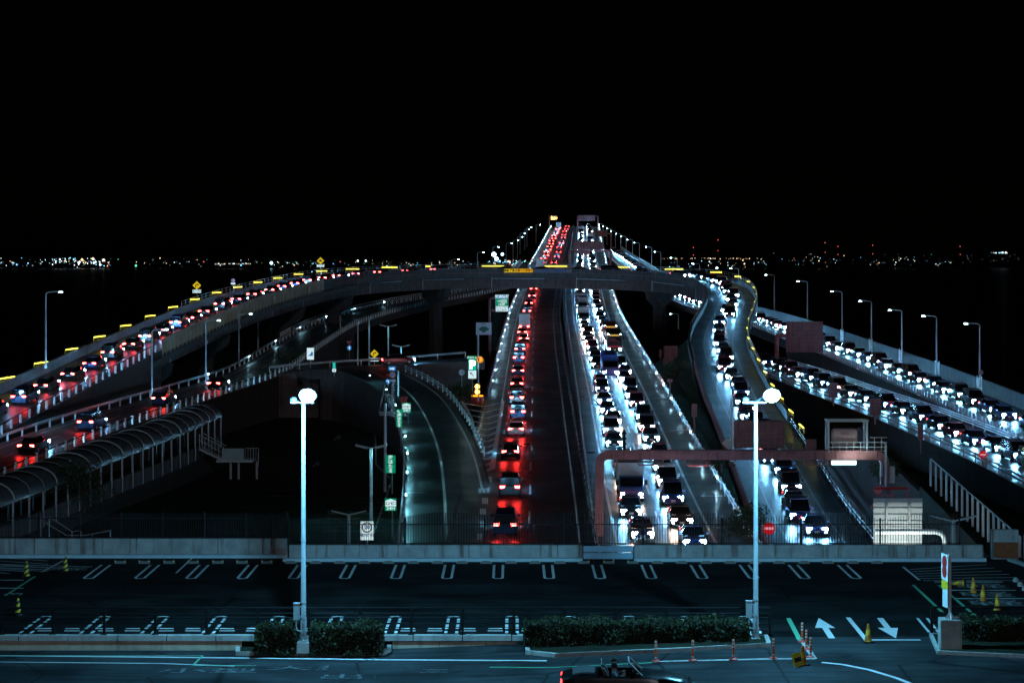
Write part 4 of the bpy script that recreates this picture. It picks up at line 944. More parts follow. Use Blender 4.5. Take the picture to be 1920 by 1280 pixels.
conbini(732.5, 934, 1.0, 1010, 150, 'green 24H sign with a white house shaped field, lower and nearer one')
conbini(762, 755, .78, 800, 218, 'green 24H sign with a white house shaped field, upper and farther one')
def vsign(x0, y0, x1, y1, yb, D, t, lab, arrow=False):
    cx = (x0 + x1) / 2; s = Sign('green_sign', lab, cx, yb, D); s.post([cx + 3], y0 + 5); s.panel(x0, y0, x1, y1, 'greenlit'); n = len(t); a = y0 + (y1 - y0) * (.24 if arrow else .02); st = (y1 - a) / n
    for i, ch in enumerate(t): s.text(ch, cx, a + st * (i + .5), min(st, x1 - x0) * .82, 'whitelit', 1, .2)
    if arrow:
        def ar(mb, y): k = s.k; mb.add([(-3.2 * k, y, s.Z(y0 + 2)), (.6 * k, y, s.Z(y0 + 2)), (-3.2 * k, y, s.Z(y0 + 5.8))], [(0, 1, 2)]); mb.quad((-2.2 * k, y, s.Z(y0 + 3.9)), (-1.2 * k, y, s.Z(y0 + 3)), (2.8 * k, y, s.Z(y0 + 7)), (1.8 * k, y, s.Z(y0 + 7.9)))
        s.shape(ar, 'whitelit', 'symbol')
    else: s.shape(lambda mb, y: rect(mb, s.X(x0), s.Z((y0 + y1) / 2 + .5), s.X(x1), s.Z((y0 + y1) / 2 - .5), y), mat('green_seam', (.0, .1, .05)), 'seam', -.004)
vsign(723, 853, 741.5, 886.5, 925, 176, '海ほたる', 'green vertical sign reading 海ほたる without an arrow')
vsign(742.8, 767, 754, 800.5, 850, 205, '海ほたる', 'green vertical sign reading 海ほたる with a white arrow', True)
s = Sign('speed_limit_board', 'white board with a red ring and number behind the dark mesh fence', 688, 1030, 128); s.post([688], 980, .1); s.panel(676, 977, 700, 1012, 'whitelit'); s.shape(lambda mb, y: ringm(mb, 0, s.Z(988), 7.6 * s.k, 10 * s.k, y), 'red', 'red_ring'); s.text('20', 688, 988, 8, 'blue', 1, .3); s.text('場内徐行', 688, 1003, 5, 'blue', 1, .15)
s = Sign('emblem_board', 'grey board with a green emblem left of the outbound road', 907, 690, 330); s.post([895, 920], 607, .16, 'brownsteel'); s.panel(892.5, 604.5, 921.5, 627.5, mat('grey_lit_board', (.55, .5, .55), .6), th=.1)
def embl(mb, y): k = s.k; mb.add([(-11 * k, y, s.Z(617)), (-4 * k, y, s.Z(612)), (4 * k, y, s.Z(612)), (11 * k, y, s.Z(617)), (4 * k, y, s.Z(621)), (0, y, s.Z(624)), (-4 * k, y, s.Z(621))], [tuple(range(7))])
s.shape(embl, mat('emblem_green', (.03, .12, .07), .6), 'emblem'); s.text('ご案内', 905, 607.5, 3, 'ink')
s = Sign('radio_sign', 'lit traffic information sign with a green field, 1620 and white lower plate', 941, 700, 350, 'sign'); k = s.k
mb = MB(); mb.tube([(s.X(918), .3, 0), (s.X(918), .3, s.Z(562)), (s.X(920), .3, s.Z(559)), (s.X(933), .3, s.Z(559))], .2, 8); mb.tube([(s.X(918), .3, s.Z(582)), (s.X(935), .3, s.Z(582))], .18, 8); mb.build('post', M['brownsteel'], s.r)
s.panel(929, 552.5, 953, 584, 'signwhite', 'cabinet', .3); s.panel(929.8, 552.8, 952, 559.5, 'bluelit', 'top_field', .02, -.03); s.text('交通情報', 941, 556, 5, 'whitelit', 1, .2, -.05)
s.panel(929.8, 560, 952.5, 573.5, 'greenlit', 'green_field', .02, -.03); s.text('1620', 940, 570.5, 4, 'whitelit', 1.2, .15, -.05)
def bars(mb, y):
    for i in range(11): x = -9.5 + i * 1.75; hh = .6 + min(i, 6) * .55; rect(mb, x * k, s.Z(564.5 + hh), (x + .8) * k, s.Z(564.5 - hh), y)
s.shape(bars, 'whitelit', 'symbol', -.04); s.panel(929.8, 574, 952.5, 583.5, 'whitelit', 'lower_field', .02, -.03); s.text('ハイウェイラジオ', 941, 576.5, 2.4, 'ink', 1, .05, -.05); s.text('ここから', 941, 581, 3.2, 'ink', 1.1, .1, -.05)
s = Sign('parking_sign', 'bright teal parking sign with a big white P and arrow plate', 885, 752, 246); s.post([886], 705, .12, 'brownsteel'); s.panel(877, 667, 893.5, 674, 'greenlit', 'top_plate'); s.text('海ほたる', 885, 670.5, 3.6, 'whitelit', 1, .1); s.panel(878, 674.5, 893, 694, 'tealit', 'panel', .2); s.text('P', 885.5, 684.3, 15, 'lampsmall', 1, .9); s.panel(878, 694.5, 893, 709.5, 'whitelit', 'arrow_plate', .2)
def ular(mb, y): k = s.k; mb.add([(-3.6 * k, y, s.Z(698)), (.2 * k, y, s.Z(698)), (-3.6 * k, y, s.Z(701.8))], [(0, 1, 2)]); mb.quad((-2.4 * k, y, s.Z(700)), (-1.6 * k, y, s.Z(699.2)), (3.5 * k, y, s.Z(704.3)), (2.7 * k, y, s.Z(705.1)))
s.shape(ular, 'blue', 'symbol')
s = Sign('amber_beacon', 'round amber light sign on a pole beside the parking sign', 900, 752, 245); s.post([897], 612, .16, 'pole', .1)
s.shape(lambda mb, y: disc(mb, 0, s.Z(674), 6.5 * s.k, .02), 'brownsteel', 'backing'); s.shape(lambda mb, y: ringm(mb, 0, s.Z(674), 5.0 * s.k, 5.8 * s.k, -.02), 'amber', 'ring_lamp'); s.text('3', 901, 674, 6, 'amber', 1, .6, -.04); 
s = Sign('round_sign_back', 'grey back of a round sign left of the parking sign', 866, 726, 250); s.post([866], 700, .08); s.shape(lambda mb, y: disc(mb, 0, s.Z(698), 5.8 * s.k, -.02), 'panelgrey', 'disc'); s.shape(lambda mb, y: rect(mb, -5.6 * s.k, s.Z(698.6), 5.6 * s.k, s.Z(697.4), -.03), 'steel', 'brace')
s = Sign('gore_warning_lamp', 'glowing double amber lamp on the crash cushion at the road fork', 895, 757, 247)
mb = MB(); mb.lathe((0, .4, 0), [(.75, 0), (.75, .8), (.7, .9)], 16); mb.build('crash_cushion', M['red'], s.r, True)
mb = MB(); mb.lathe((0, .4, .9), [(.72, 0), (.72, .12)], 16); mb.build('light_band', M['amber'], s.r)
mb = MB(); mb.box((0, .4, 1.75), (.7, .25, 1.35)); mb.build('lamp_box', M['brownsteel'], s.r)
for zz in (1.45, 2.1): mb = MB(); disc(mb, 0, zz, .26, .26); mb.build('lamp_lens', emis('bright_amber_glow', (1.0, .42, .03), 26), s.r)
s = Sign('banner', 'yellow roadworks banner with black and red lettering on the overpass', 972, 513, 406.6, 'banner'); s.panel(945.5, 504, 999, 510.5, 'yellowlit'); s.text('▼■■ 浮島入口', 957.5, 507.3, 3.6, 'ink', 1, .15); s.text('工事のため', 978, 507.3, 3.6, emis('red_ink_glow', (.45, .02, .0), .6), 1, .15); s.text('渋滞中', 992, 507.3, 3.8, emis('red_ink_glow2', (.45, .02, .0), .6), 1, .2)  # banner face and red letters glow to look lit, though no lamp
s = Sign('banner', 'dull blue lettered banner right of the yellow banner on the overpass', 1036, 513, 406.6, 'banner'); s.panel(1000, 505, 1072, 511, mat('dim_banner', (.25, .22, .28), .7)); s.text('この先 急カーブ 速度落とせ', 1034, 508, 3.4, 'blue', 1, .1)
s = Sign('message_sign', 'small amber lit message sign at the bridge crest on the left', 1039, 455, 850); s.post([1030], 404, .5, 'brownsteel'); s.panel(1033, 404, 1045, 412, 'ink', 'cabinet', .5); s.text('渋滞', 1039, 409, 4.4, 'vms', 1, .5, -.1); s.panel(1036, 404.8, 1043, 406, mat('dim_green', (.1, .3, .2)), 'top_strip', .1, -.2)
def board_back(lab, x0, y0, x1, y1, yb, D, posts, m='brown', rows=5, slat=True):
    s = Sign('reversed_sign', lab, (x0 + x1) / 2, yb, D); s.post(posts, y0 + 2, max(.12, .2), 'brownsteel', .12)
    s.panel(x0, y0, x1, y1, m, 'panel', .1, 0)
    if slat:
        mb = MB()
        for i in range(rows + 1): z = s.Z(lerp(y0, y1, i / rows)); mb.box((0, -.03, z), (s.X(x1) - s.X(x0), .06, .05))
        for f in (.12, .5, .88): mb.box((lerp(s.X(x0), s.X(x1), f), -.045, s.Z((y0 + y1) / 2)), (.08, .09, s.Z(y0) - s.Z(y1)))
        mb.build('stiffener', M['brownsteel'], s.r)
    return s
board_back('brown slatted sign back on two posts between the queue and the right ramp', 1244.5, 648.5, 1270.5, 690.5, 715, 290, [1250, 1265], rows=9)
board_back('small brown sign back just left of the slatted sign back', 1236, 656, 1241, 668, 690, 300, [1238.5], rows=2)
board_back('small two tone sign back on a post between the queue and the right ramp', 1297, 757, 1307, 781, 810, 215, [1302], rows=3)
board_back('small brown T shaped sign back right of the inbound queue', 1251, 711, 1261, 716, 740, 245, [1256], rows=1)
board_back('brown two panel sign back farther along the lower right road', 1554.5, 718, 1571, 745, 760, 215, [1563], rows=5)
board_back('brown two panel sign back nearer along the lower right road', 1631, 747, 1651.5, 778, 796, 200, [1641], rows=5)
board_back('thin dark sign back at the edge of the lower right road', 1721, 795, 1731, 825, 850, 185, [1726], rows=4)
s = board_back('large brown double sign back on a bent post over the right ramps', 1474, 603, 1543, 660, 700, 300, [], rows=8)
mb = MB(); mb.tube([(s.X(1457), .4, s.Z(720)), (s.X(1457), .4, s.Z(634)), (s.X(1459), .4, s.Z(630)), (s.X(1463), .4, s.Z(629)), (s.X(1540), .4, s.Z(629))], .34, 10); mb.build('bent_post', M['brownsteel'], s.r, True)
def no_entry(cx, cy, rp, yb, D, lab):
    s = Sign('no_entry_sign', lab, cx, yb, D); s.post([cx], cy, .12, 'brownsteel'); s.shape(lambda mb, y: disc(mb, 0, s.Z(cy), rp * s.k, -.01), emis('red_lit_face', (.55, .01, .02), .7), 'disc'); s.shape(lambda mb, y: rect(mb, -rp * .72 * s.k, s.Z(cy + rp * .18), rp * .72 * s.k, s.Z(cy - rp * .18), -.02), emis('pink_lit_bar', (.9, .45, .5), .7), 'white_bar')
no_entry(1442, 990, 11.5, 1035, 125, 'red no entry disc behind the wavy fence between the two carriageways')
no_entry(1843, 852, 7.6, 884, 182, 'small red no entry disc beside the lower right road')
s = Sign('round_sign_back', 'small round sign back on the ramp wall beside the nearest right lamp', 1839, 722, 242); s.post([1839], 700, .1); s.shape(lambda mb, y: disc(mb, 0, s.Z(698), 4.8 * s.k, -.02), 'brown', 'disc')

# ------------------------------------------------------------------ gantry over the inbound lanes
GD = 148.0
s = Sign('sign_gantry', 'pinkish brown steel gantry over the inbound lanes with sign boxes and a railed cage', 1390, 1005, GD, 'gantry'); r = s.r
def bx(name, x0, y0, x1, y1, d0, d1, m): mb = MB(); mb.box(((s.X(x0) + s.X(x1)) / 2, (d0 + d1) / 2, (s.Z(y0) + s.Z(y1)) / 2), (abs(s.X(x1) - s.X(x0)), d1 - d0, abs(s.Z(y1) - s.Z(y0)))); return mb.build(name, M[m], r)
mb = MB(); zt, zb = s.Z(845.5), s.Z(862); zc = (zt + zb) / 2
def sq(p, a, b): return [Vector((p[0] + x * a, y * b, p[1] + x * 0)) for x, y in ()]
def frame(pts, hw, dp):                                    # square tube bent in XZ
    rings = []
    for i, p in enumerate(pts):
        a = Vector(pts[max(0, i - 1)]); b = Vector(pts[min(len(pts) - 1, i + 1)]); t = (b - a).normalized(); n = Vector((-t.y, t.x)); p = Vector(p)
        l, q = p + n * hw, p - n * hw; rings.append([Vector((l.x, 0, l.y)), Vector((q.x, 0, q.y)), Vector((q.x, dp, q.y)), Vector((l.x, dp, l.y))])
    mb.loft(rings)
xl, xr = s.X(1124), s.X(1660)
frame([(xl, 0), (xl, zc - .6), (xl + .08, zc - .3), (xl + .3, zc - .08), (xl + .6, zc), (xr - .6, zc), (xr - .3, zc - .08), (xr - .08, zc - .3), (xr, zc - .6), (xr, s.Z(908))], .31, .6)
mb.build('beam_frame', M['brownsteel'], r)
mb = MB()
for x in range(1150, 1650, 38): mb.box((s.X(x), -.03, zc), (.05, .06, .6))
mb.box((s.X(1390), .0, zt + .06), (s.X(1662) - s.X(1135), .95, .06)); mb.build('walkway_deck', M['brownsteel'], r)
mb = MB(); mb.box((0, 0, 0), (s.X(1470) - s.X(1376), .5, s.Z(788) - s.Z(840))); o = mb.build('message_box', M['brown'], r, loc=(s.X(1423), .1, s.Z(814)))
bm = bmesh.new(); bm.from_mesh(o.data); bmesh.ops.bevel(bm, geom=bm.edges[:], offset=.09, segments=3, affect='EDGES'); bm.to_mesh(o.data); bm.free()
mb = MB()
for (x0, y0, x1, y1) in ((1392, 812, 1409, 838), (1415, 812, 1453, 838)):
    for a, b, c, d in ((x0, y0, x1, y0), (x0, y1, x1, y1), (x0, y0, x0, y1), (x1, y0, x1, y1)): mb.bar((s.X(a), -.16, s.Z(b)), (s.X(c), -.16, s.Z(d)), .04, .04)
for x in range(1385, 1466, 12): mb.box((s.X(x), -.16, s.Z(806)), (.06, .03, .06))
mb.build('hatch', M['brownsteel'], o); 
for c in o.children: c.location = -o.location
mb = MB()
for y in (818, 830): mb.bar((s.X(1376), -.35, s.Z(y)), (s.X(1486), -.35, s.Z(y)), .04, .04)
for x in range(1376, 1490, 22): mb.bar((s.X(x), -.35, s.Z(845)), (s.X(x), -.35, s.Z(818)), .04, .04)
mb.build('handrail', M['brownsteel'], r)
mb = MB()
for x in (1552, 1624):
    for y in (-.35, .85): mb.bar((s.X(x), y, s.Z(846)), (s.X(x), y, s.Z(787)), .13, .13)
for y in (-.35, .85): mb.bar((s.X(1549), y, s.Z(788)), (s.X(1627), y, s.Z(788)), .16, .13)
for x in (1552, 1624): mb.bar((s.X(x), -.35, s.Z(788)), (s.X(x), .85, s.Z(788)), .12, .12)
for y in (828, 837, 844): mb.bar((s.X(1552), -.37, s.Z(y)), (s.X(1662), -.37, s.Z(y)), .05, .05)
for x in range(1560, 1664, 13): mb.bar((s.X(x), -.37, s.Z(846)), (s.X(x), -.37, s.Z(828 - (8 if x > 1630 else 0))), .045, .045)
mb.bar((s.X(1630), -.37, s.Z(819)), (s.X(1662), -.37, s.Z(819)), .05, .05)
mb.build('cage', M['canopy'], r)
mb = MB(); mb.box((0, 0, 0), (s.X(1608) - s.X(1560), .5, s.Z(803) - s.Z(836))); o = mb.build('message_box', mat('pale_brown_steel', (.42, .28, .28), .6), r, loc=(s.X(1584), .25, s.Z(820)))
bm = bmesh.new(); bm.from_mesh(o.data); bmesh.ops.bevel(bm, geom=bm.edges[:], offset=.12, segments=3, affect='EDGES'); bm.to_mesh(o.data); bm.free()
mb = MB(); ringm(mb, s.X(1580), s.Z(813), .08, .13, -.03); ringm(mb, s.X(1588), s.Z(813), .08, .13, -.03); mb.build('vent', M['brown'], r)
for x0, x1, m in ((1197, 1244, 'brownsteel'), (1287, 1330, 'brownsteel'), (1508, 1553, 'brownsteel')):
    mb = MB()
    for x in (x0, x1): mb.bar((s.X(x), .3, zb), (s.X(x), .3, s.Z(871)), .08, .08)
    mb.box((s.X((x0 + x1) / 2), .3, s.Z(866)), (s.X(x1) - s.X(x0), .5, .06)); mb.box((s.X((x0 + x1) / 2), -.05, s.Z(871)), (s.X(x1) - s.X(x0), .12, .12)); mb.build('hanging_rack', M[m], r)
mb = MB(); mb.tube([(s.X(1290), .02, s.Z(872.5)), (s.X(1330), .02, s.Z(872.5))], .05, 6); mb.build('red_tube', emis('red_tube_glow', (1, .12, .15), .9), r)
mb = MB(); mb.tube([(s.X(1559), -.05, s.Z(867)), (s.X(1605), -.05, s.Z(867))], .16, 12); mb.build('light_tube', M['whitetube'], r, True)
ld = bpy.data.lights.new('gantry_lamp', 'AREA'); ld.shape = 'RECTANGLE'; ld.size = 1.6; ld.size_y = .25; ld.energy = 42; ld.color = (.8, 1, .93); lo = bpy.data.objects.new('gantry_lamp', ld); COL.objects.link(lo); lo.location = Vector(r.location) + Vector((s.X(1600), -1.0, s.Z(862))); lo.rotation_euler = (R(160), 0, R(-15))
mb = MB(); mb.box((s.X(1521), .2, s.Z(833)), (.75, .4, .75)); mb.build('control_cabinet', M['brown'], r)
mb = MB(); mb.box((s.X(1674), .3, s.Z(890)), (.34, .4, 1.2)); mb.build('side_cabinet', M['panelgrey'], r); mb = MB(); mb.box((s.X(1652), -.1, s.Z(880)), (.16, .3, .95)); mb.build('side_cabinet', M['panelgrey'], r)
mb = MB(); mb.tube([(s.X(1658), -.6, s.Z(910)), (s.X(1658), -.6, s.Z(832)), (s.X(1656), -.6, s.Z(829)), (s.X(1649), -.6, s.Z(827))], .08, 8); mb.build('lamp_pole', M['pole'], r, True)
mb = MB(); mb.prism([(s.X(1353), s.Z(831)), (s.X(1364), s.Z(820)), (s.X(1372), s.Z(829)), (s.X(1372), s.Z(841)), (s.X(1365), s.Z(842))], .06); mb.bar((s.X(1354), -.03, s.Z(831)), (s.X(1372), -.03, s.Z(831)), .04, .04); mb.build('diamond_plate', M['panelgrey'], r)
mb = MB(); mb.tube([(s.X(1171), .2, zt), (s.X(1171), .2, s.Z(806))], .09, 8)
for y in (812, 822, 832): mb.box((s.X(1171), .2, s.Z(y)), (.3, .2, .12))
mb.build('sensor_mast', M['dark'], r)
# far gantries
def far_gantry(lab, D, x0, x1, yt, yb, panel, ybase, m='brown', side=None):
    s = Sign('sign_gantry', lab, (x0 + x1) / 2, ybase, D, 'gantry'); mb = MB(); a, b = s.X(x0), s.X(x1)
    posts = (a, b) if side is None else ((b,) if side > 0 else (a,))
    for x in posts: mb.box((x, .4, s.Z(yt) / 2), (.6, .6, s.Z(yt)))
    mb.box(((a + b) / 2, .4, s.Z((yt + yb) / 2)), (b - a, .6, max(.5, s.Z(yt) - s.Z(yb)))); mb.build('frame', M['brownsteel'], s.r)
    for p in panel: s.panel(*p, m, 'sign_panel', .25, -.1)
far_gantry('wide dark gantry sign back over the inbound queue just beyond the overpass', 560, 1068, 1145, 469, 472, [(1075.5, 452.5, 1132, 468), (1088, 471, 1106, 477)], 503)
far_gantry('dim gantry sign back at the very crest of the bridge', 890, 1083, 1121, 404, 406, [(1083, 403.5, 1116, 414)], 440)
far_gantry('small sign back on a bent post right of the crest', 760, 1121, 1146, 437, 439, [(1121, 432, 1138, 443)], 475, side=1)
# the lit white board and pipe arch at the lower right
s = Sign('slatted_board', 'large white slatted sign board back lit from below behind the wavy fence', 1684, 1040, 124.0); s.panel(1638, 934, 1729.5, 1036, 'panelgrey', 'panel', .1)
mb = MB()
for y in range(940, 1036, 12): mb.box((0, -.03, s.Z(y)), (s.X(1729) - s.X(1638), .06, .05))
mb.build('stiffener', M['steel'], s.r)
for x in (1662, 1704): mb = MB(); mb.box((s.X(x), -.1, s.Z(987)), (.12, .16, s.Z(932) - s.Z(1038))); mb.build('post', M['panelgrey'], s.r)
ld = bpy.data.lights.new('board_lamp', 'AREA'); ld.shape = 'RECTANGLE'; ld.size = 3; ld.size_y = .3; ld.energy = 150; ld.color = (.85, 1, .95); lo = bpy.data.objects.new('board_lamp', ld); COL.objects.link(lo); lo.location = Vector(s.r.location) + Vector((0, -2.6, .1)); lo.rotation_euler = (R(128), 0, 0)
s = Sign('pipe_arch', 'white pipe arch frame in front of the slatted board', 1710, 1040, 122.5, 'pipe'); mb = MB(); mb.tube([(s.X(1640), 0, s.Z(996)), (s.X(1752), 0, s.Z(996)), (s.X(1764), 0, s.Z(999)), (s.X(1770), 0, s.Z(1006)), (s.X(1772), 0, s.Z(1018)), (s.X(1772), 0, 0)], .16, 12); mb.build('pipe', M['whitesteel'], s.r, True)
s = Sign('bracket_sign', 'red bracket with two round red sign edges left of the slatted board', 1672, 1040, 128); mb = MB(); mb.tube([(s.X(1702), 0, s.Z(935)), (s.X(1702), 0, s.Z(915)), (s.X(1640), 0, s.Z(915))], .09, 8); mb.bar((s.X(1640), .1, s.Z(928)), (s.X(1680), .1, s.Z(928)), .05, .05); mb.bar((s.X(1672), .1, 0), (s.X(1672), .1, s.Z(915)), .08, .08); mb.build('bracket', M['red'], s.r)
for x, y in ((1646, 918), (1641, 950)): s.shape(lambda mb, yy: disc(mb, s.X(x), s.Z(y), 8 * s.k, -.05), mat('pink_red', (.6, .1, .12), .5), 'disc')
plain_pole(1787, 977, 1030, 112, 'short twin headed lamp post behind the fence at the right', True)

# ------------------------------------------------------------------ covered walkway at the left
wk = Path([(-40.5, 140, 0), (-37.9, 150, 0), (-35.6, 170, 0), (-33.0, 190, 0), (-31.6, 207, 0)], 1)
EV = [(140, -17.95), (150, -17.45), (207, -15.8)]; BS = [(140, -20.6), (150, -20.2), (207, -19.0)]
ev = lambda D: CAMZ + table(EV, D); bs = lambda D: CAMZ + table(BS, D)
r = empty('covered_walkway', (-35, 170, bs(170))); tag(r, 'long covered walkway with arched bays and white posts stepping up at the left', 'walkway')
NB = 24; W2 = 1.9
us = [wk.L * i / NB for i in range(NB + 1)]
for i in range(NB + 1):
    for sd in (1, -1):
        p = wk.at(us[i], W2 * sd); mb = MB(); mb.bar((p.x, p.y, bs(p.y) - .3), (p.x, p.y, ev(p.y)), .13, .13); under(mb.build('post', M['canopy'], ), r)
for i in range(NB):
    a, b = us[i], us[i + 1]; z = ev(wk.at0(a).y); mb = MB(); rings = []
    for u, k in ((a, 1.0), (lerp(a, b, .5), 1.0), (b + .15, 1.0)):
        zz = ev(wk.at0(u).y) + (.18 if u == a else .0); rings.append([wk.at(u, W2 * 1.03 * math.cos(math.pi * j / 14), zz + 1.25 * math.sin(math.pi * j / 14)) for j in range(15)])
    mb.loft(rings, closed=False, cap=False); inner = [[v - Vector((0, 0, .04)) for v in rg] for rg in rings]; mb.loft(inner, closed=False, cap=False); under(mb.build('roof_bay', M['roof'], smooth=True), r)
    mb = MB(); mb.tube([wk.at(a - .03, W2 * 1.05 * math.cos(math.pi * j / 14), z + .2 + 1.27 * math.sin(math.pi * j / 14)) for j in range(15)], .07 if i % 3 == 0 else .035, 6); under(mb.build('roof_rib', M['canopy'] if i % 3 == 0 else M['steel'], smooth=True), r)
mb = MB()
for sd in (1, -1): mb.tube([Vector((wk.at(u, W2 * sd).x, wk.at(u).y, ev(wk.at(u).y))) for u in us], .06, 6)
under(mb.build('eave_beam', M['canopy']), r)
mb = MB()
for a, b in zip(us, us[1:]):
    for sd in (1,):
        p, q = wk.at(a + .1, W2 * sd), wk.at(b - .1, W2 * sd); p.z = bs(p.y) + .62; q.z = bs(q.y) + .62; mb.bar(p, q, .04, 1.15); m_ = (p + q) / 2; mb.bar(m_ + Vector((0, 0, -.6)), m_ + Vector((0, 0, .6)), .07, .05)
        p2, q2 = p + Vector((0, 0, .65)), q + Vector((0, 0, .65)); mb.bar(p2, q2, .07, .06)
under(mb.build('balustrade', mat('balustrade_mesh', (.12, .13, .14), .6)), r)
mb = MB(); rg = []
for u in us:
    z = bs(wk.at0(u).y); l, q = wk.at(u, -2.1), wk.at(u, 2.1); rg.append([Vector((l.x, l.y, GZ - .1)), Vector((q.x, q.y, GZ - .1)), Vector((q.x, q.y, z)), Vector((l.x, l.y, z))])
mb.loft(rg); under(mb.build('footpath', M['pier']), r)
s = Sign('stair_landing', 'grey steel stair and landing on legs at the end of the walkway', 432, 912, 195, 'stairs'); r = s.r
mb = MB(); mb.box((s.X(440), 1, s.Z(864)), (s.X(483) - s.X(415), 2.2, .25)); mb.build('platform', M['canopy'], r)
mb = MB(); mb.box((s.X(437), -.05, s.Z(851)), (s.X(460) - s.X(419), .06, 1.1)); mb.build('panel', mat('teal_panel', (.3, .42, .46), .5), r)
for x in (431, 446, 480): mb = MB(); mb.lathe((s.X(x), .6, -.4), [(.12, 0), (.12, s.Z(866) + .4)], 10); mb.build('leg', M['canopy'], r)
mb = MB(); mb.bar((s.X(373), 1, s.Z(842)), (s.X(420), 1, s.Z(864)), 1.6, .2); mb.build('stair_flight', M['canopy'], r)
mb = MB()
for x0, y0, x1, y1 in ((372, 814, 419, 838), (372, 824, 419, 850), (381, 812, 424, 836)): mb.bar((s.X(x0), .1, s.Z(y0)), (s.X(x1), .1, s.Z(y1)), .05, .05)
for x, y in ((374, 815), (384, 820), (397, 827), (410, 834), (419, 838), (475, 838), (484, 848)): mb.bar((s.X(x), .1, s.Z(y)), (s.X(x), .1, s.Z(y) - 1.4), .06, .06)
for x in range(460, 486, 5): mb.bar((s.X(x), .0, s.Z(864)), (s.X(x), .0, s.Z(840)), .04, .04)
mb.bar((s.X(460), 0, s.Z(840)), (s.X(484), 0, s.Z(840)), .06, .06); mb.build('handrail', M['canopy'], r)
# stair rail behind the left fence
s = Sign('stair_railing', 'faint steel stair railing behind the mesh fence at the far left', 130, 1010, 118, 'railing'); mb = MB()
mb.tube([(s.X(75), 0, s.Z(970)), (s.X(95), 0, s.Z(970)), (s.X(135), 0, s.Z(996)), (s.X(150), 0, s.Z(994))], .035, 6); mb.tube([(s.X(80), 0, s.Z(976)), (s.X(125), 0, s.Z(1003)), (s.X(160), 0, s.Z(1003)), (s.X(207), 0, s.Z(994))], .035, 6)
for x, y in ((77, 970), (92, 971), (135, 996), (152, 995), (173, 1002), (207, 993)): mb.bar((s.X(x), 0, s.Z(y)), (s.X(x), 0, -.5), .05, .05)
mb.build('rail', M['steel'], s.r)
# lower car park, small markings and rails
mb = MB(); LZ = GZ + .02
LP = lambda px, py: G(px, py, LZ)
for y in (935, 943, 952, 962, 972, 982, 995): line_px(mb, [(625 - (y - 935) * .3, y), (720, y)], .14, LP, .006)
line_px(mb, [(500, 930), (558, 930)], .14, LP)
for x, y in ((592, 870), (632, 820)): line_px(mb, [(x - 6, y + 5), (x + 5, y - 5)], .25, LP); line_px(mb, [(x - 2, y - 4), (x + 5, y - 5), (x + 4, y + 3)], .25, LP)
line_px(mb, [(700, 1000), (735, 900), (705, 870), (702, 730), (695, 705)], .18, LP)
struct(mb.build('lower_lot_markings', M['worn_white']))
s = Sign('steel_steps', 'narrow steel service steps with handrails beside the exit road', 735, 830, 215, 'steps'); mb = MB()
for x0, y0, x1, y1 in ((722, 740, 735, 740), (710, 772, 736, 772), (712, 778, 736, 778), (722, 720, 712, 772), (735, 722, 737, 778), (716, 745, 712, 772)): mb.bar((s.X(x0), 0, s.Z(y0)), (s.X(x1), 0, s.Z(y1)), .1, .1)
for i in range(12): mb.box((s.X(737), .3, s.Z(726 + i * 5)), (.5, .4, .06))
mb.box((s.X(724), .5, s.Z(775)), (1.5, 1, .12)); mb.build('frame', M['steel'], s.r)
s = Sign('red_box', 'small dark red equipment box on the edge of the exit road', 757, 765, 222, 'box'); mb = MB(); mb.box((0, .3, s.Z(750)), (.65, .5, .75)); mb.build('cabinet', M['red'], s.r); s.post([757], 755, .12)
# picket style pale posts on slope at lower right
s = Sign('slope_railing', 'descending pale post railing on the dark slope at the lower right', 1820, 1060, 118, 'railing')
mb = MB(); n = 17; tops = []
for i in range(n + 1):
    f = i / n; px = lerp(1745, 1912, f); D = lerp(150, 108, f); y = lerp(860, 1005, f); p = P(px, y, D); tops.append(p); 
    o_ = MB(); o_.bar(p, p - Vector((0, 0, 2.1)), .14, .1); under(o_.build('post', M['canopy']), s.r)
mb.tube(tops, .05, 6); under(mb.build('rail', M['canopy']), s.r)
mb = MB(); rg = [[p + Vector((-.8, 0, -2.0)), p + Vector((.4, .2, -2.0)), p + Vector((.4, .2, -9)), p + Vector((-1.2, 0, -9))] for p in tops]; mb.loft(rg); struct(mb.build('slope_bank', M['ground']))
# retaining slope right of the right ramp
mb = MB(); a = [loop.at(u, -4.4, -.1) for u in loop.us(loop.sD(0) if False else SL - 62, SL, 4)]; rg = [[p, p + Vector((4.2, 0, 3.0)), p + Vector((4.6, 0, 3.0)), p + Vector((5, 0, -6)), p + Vector((0, 0, -6))] for p in a if p.y > 126]; mb.loft(rg); struct(mb.build('retaining_slope', mat('slope_blocks', (.10, .055, .05), .85, 0, .4, 2, .4, 8)))

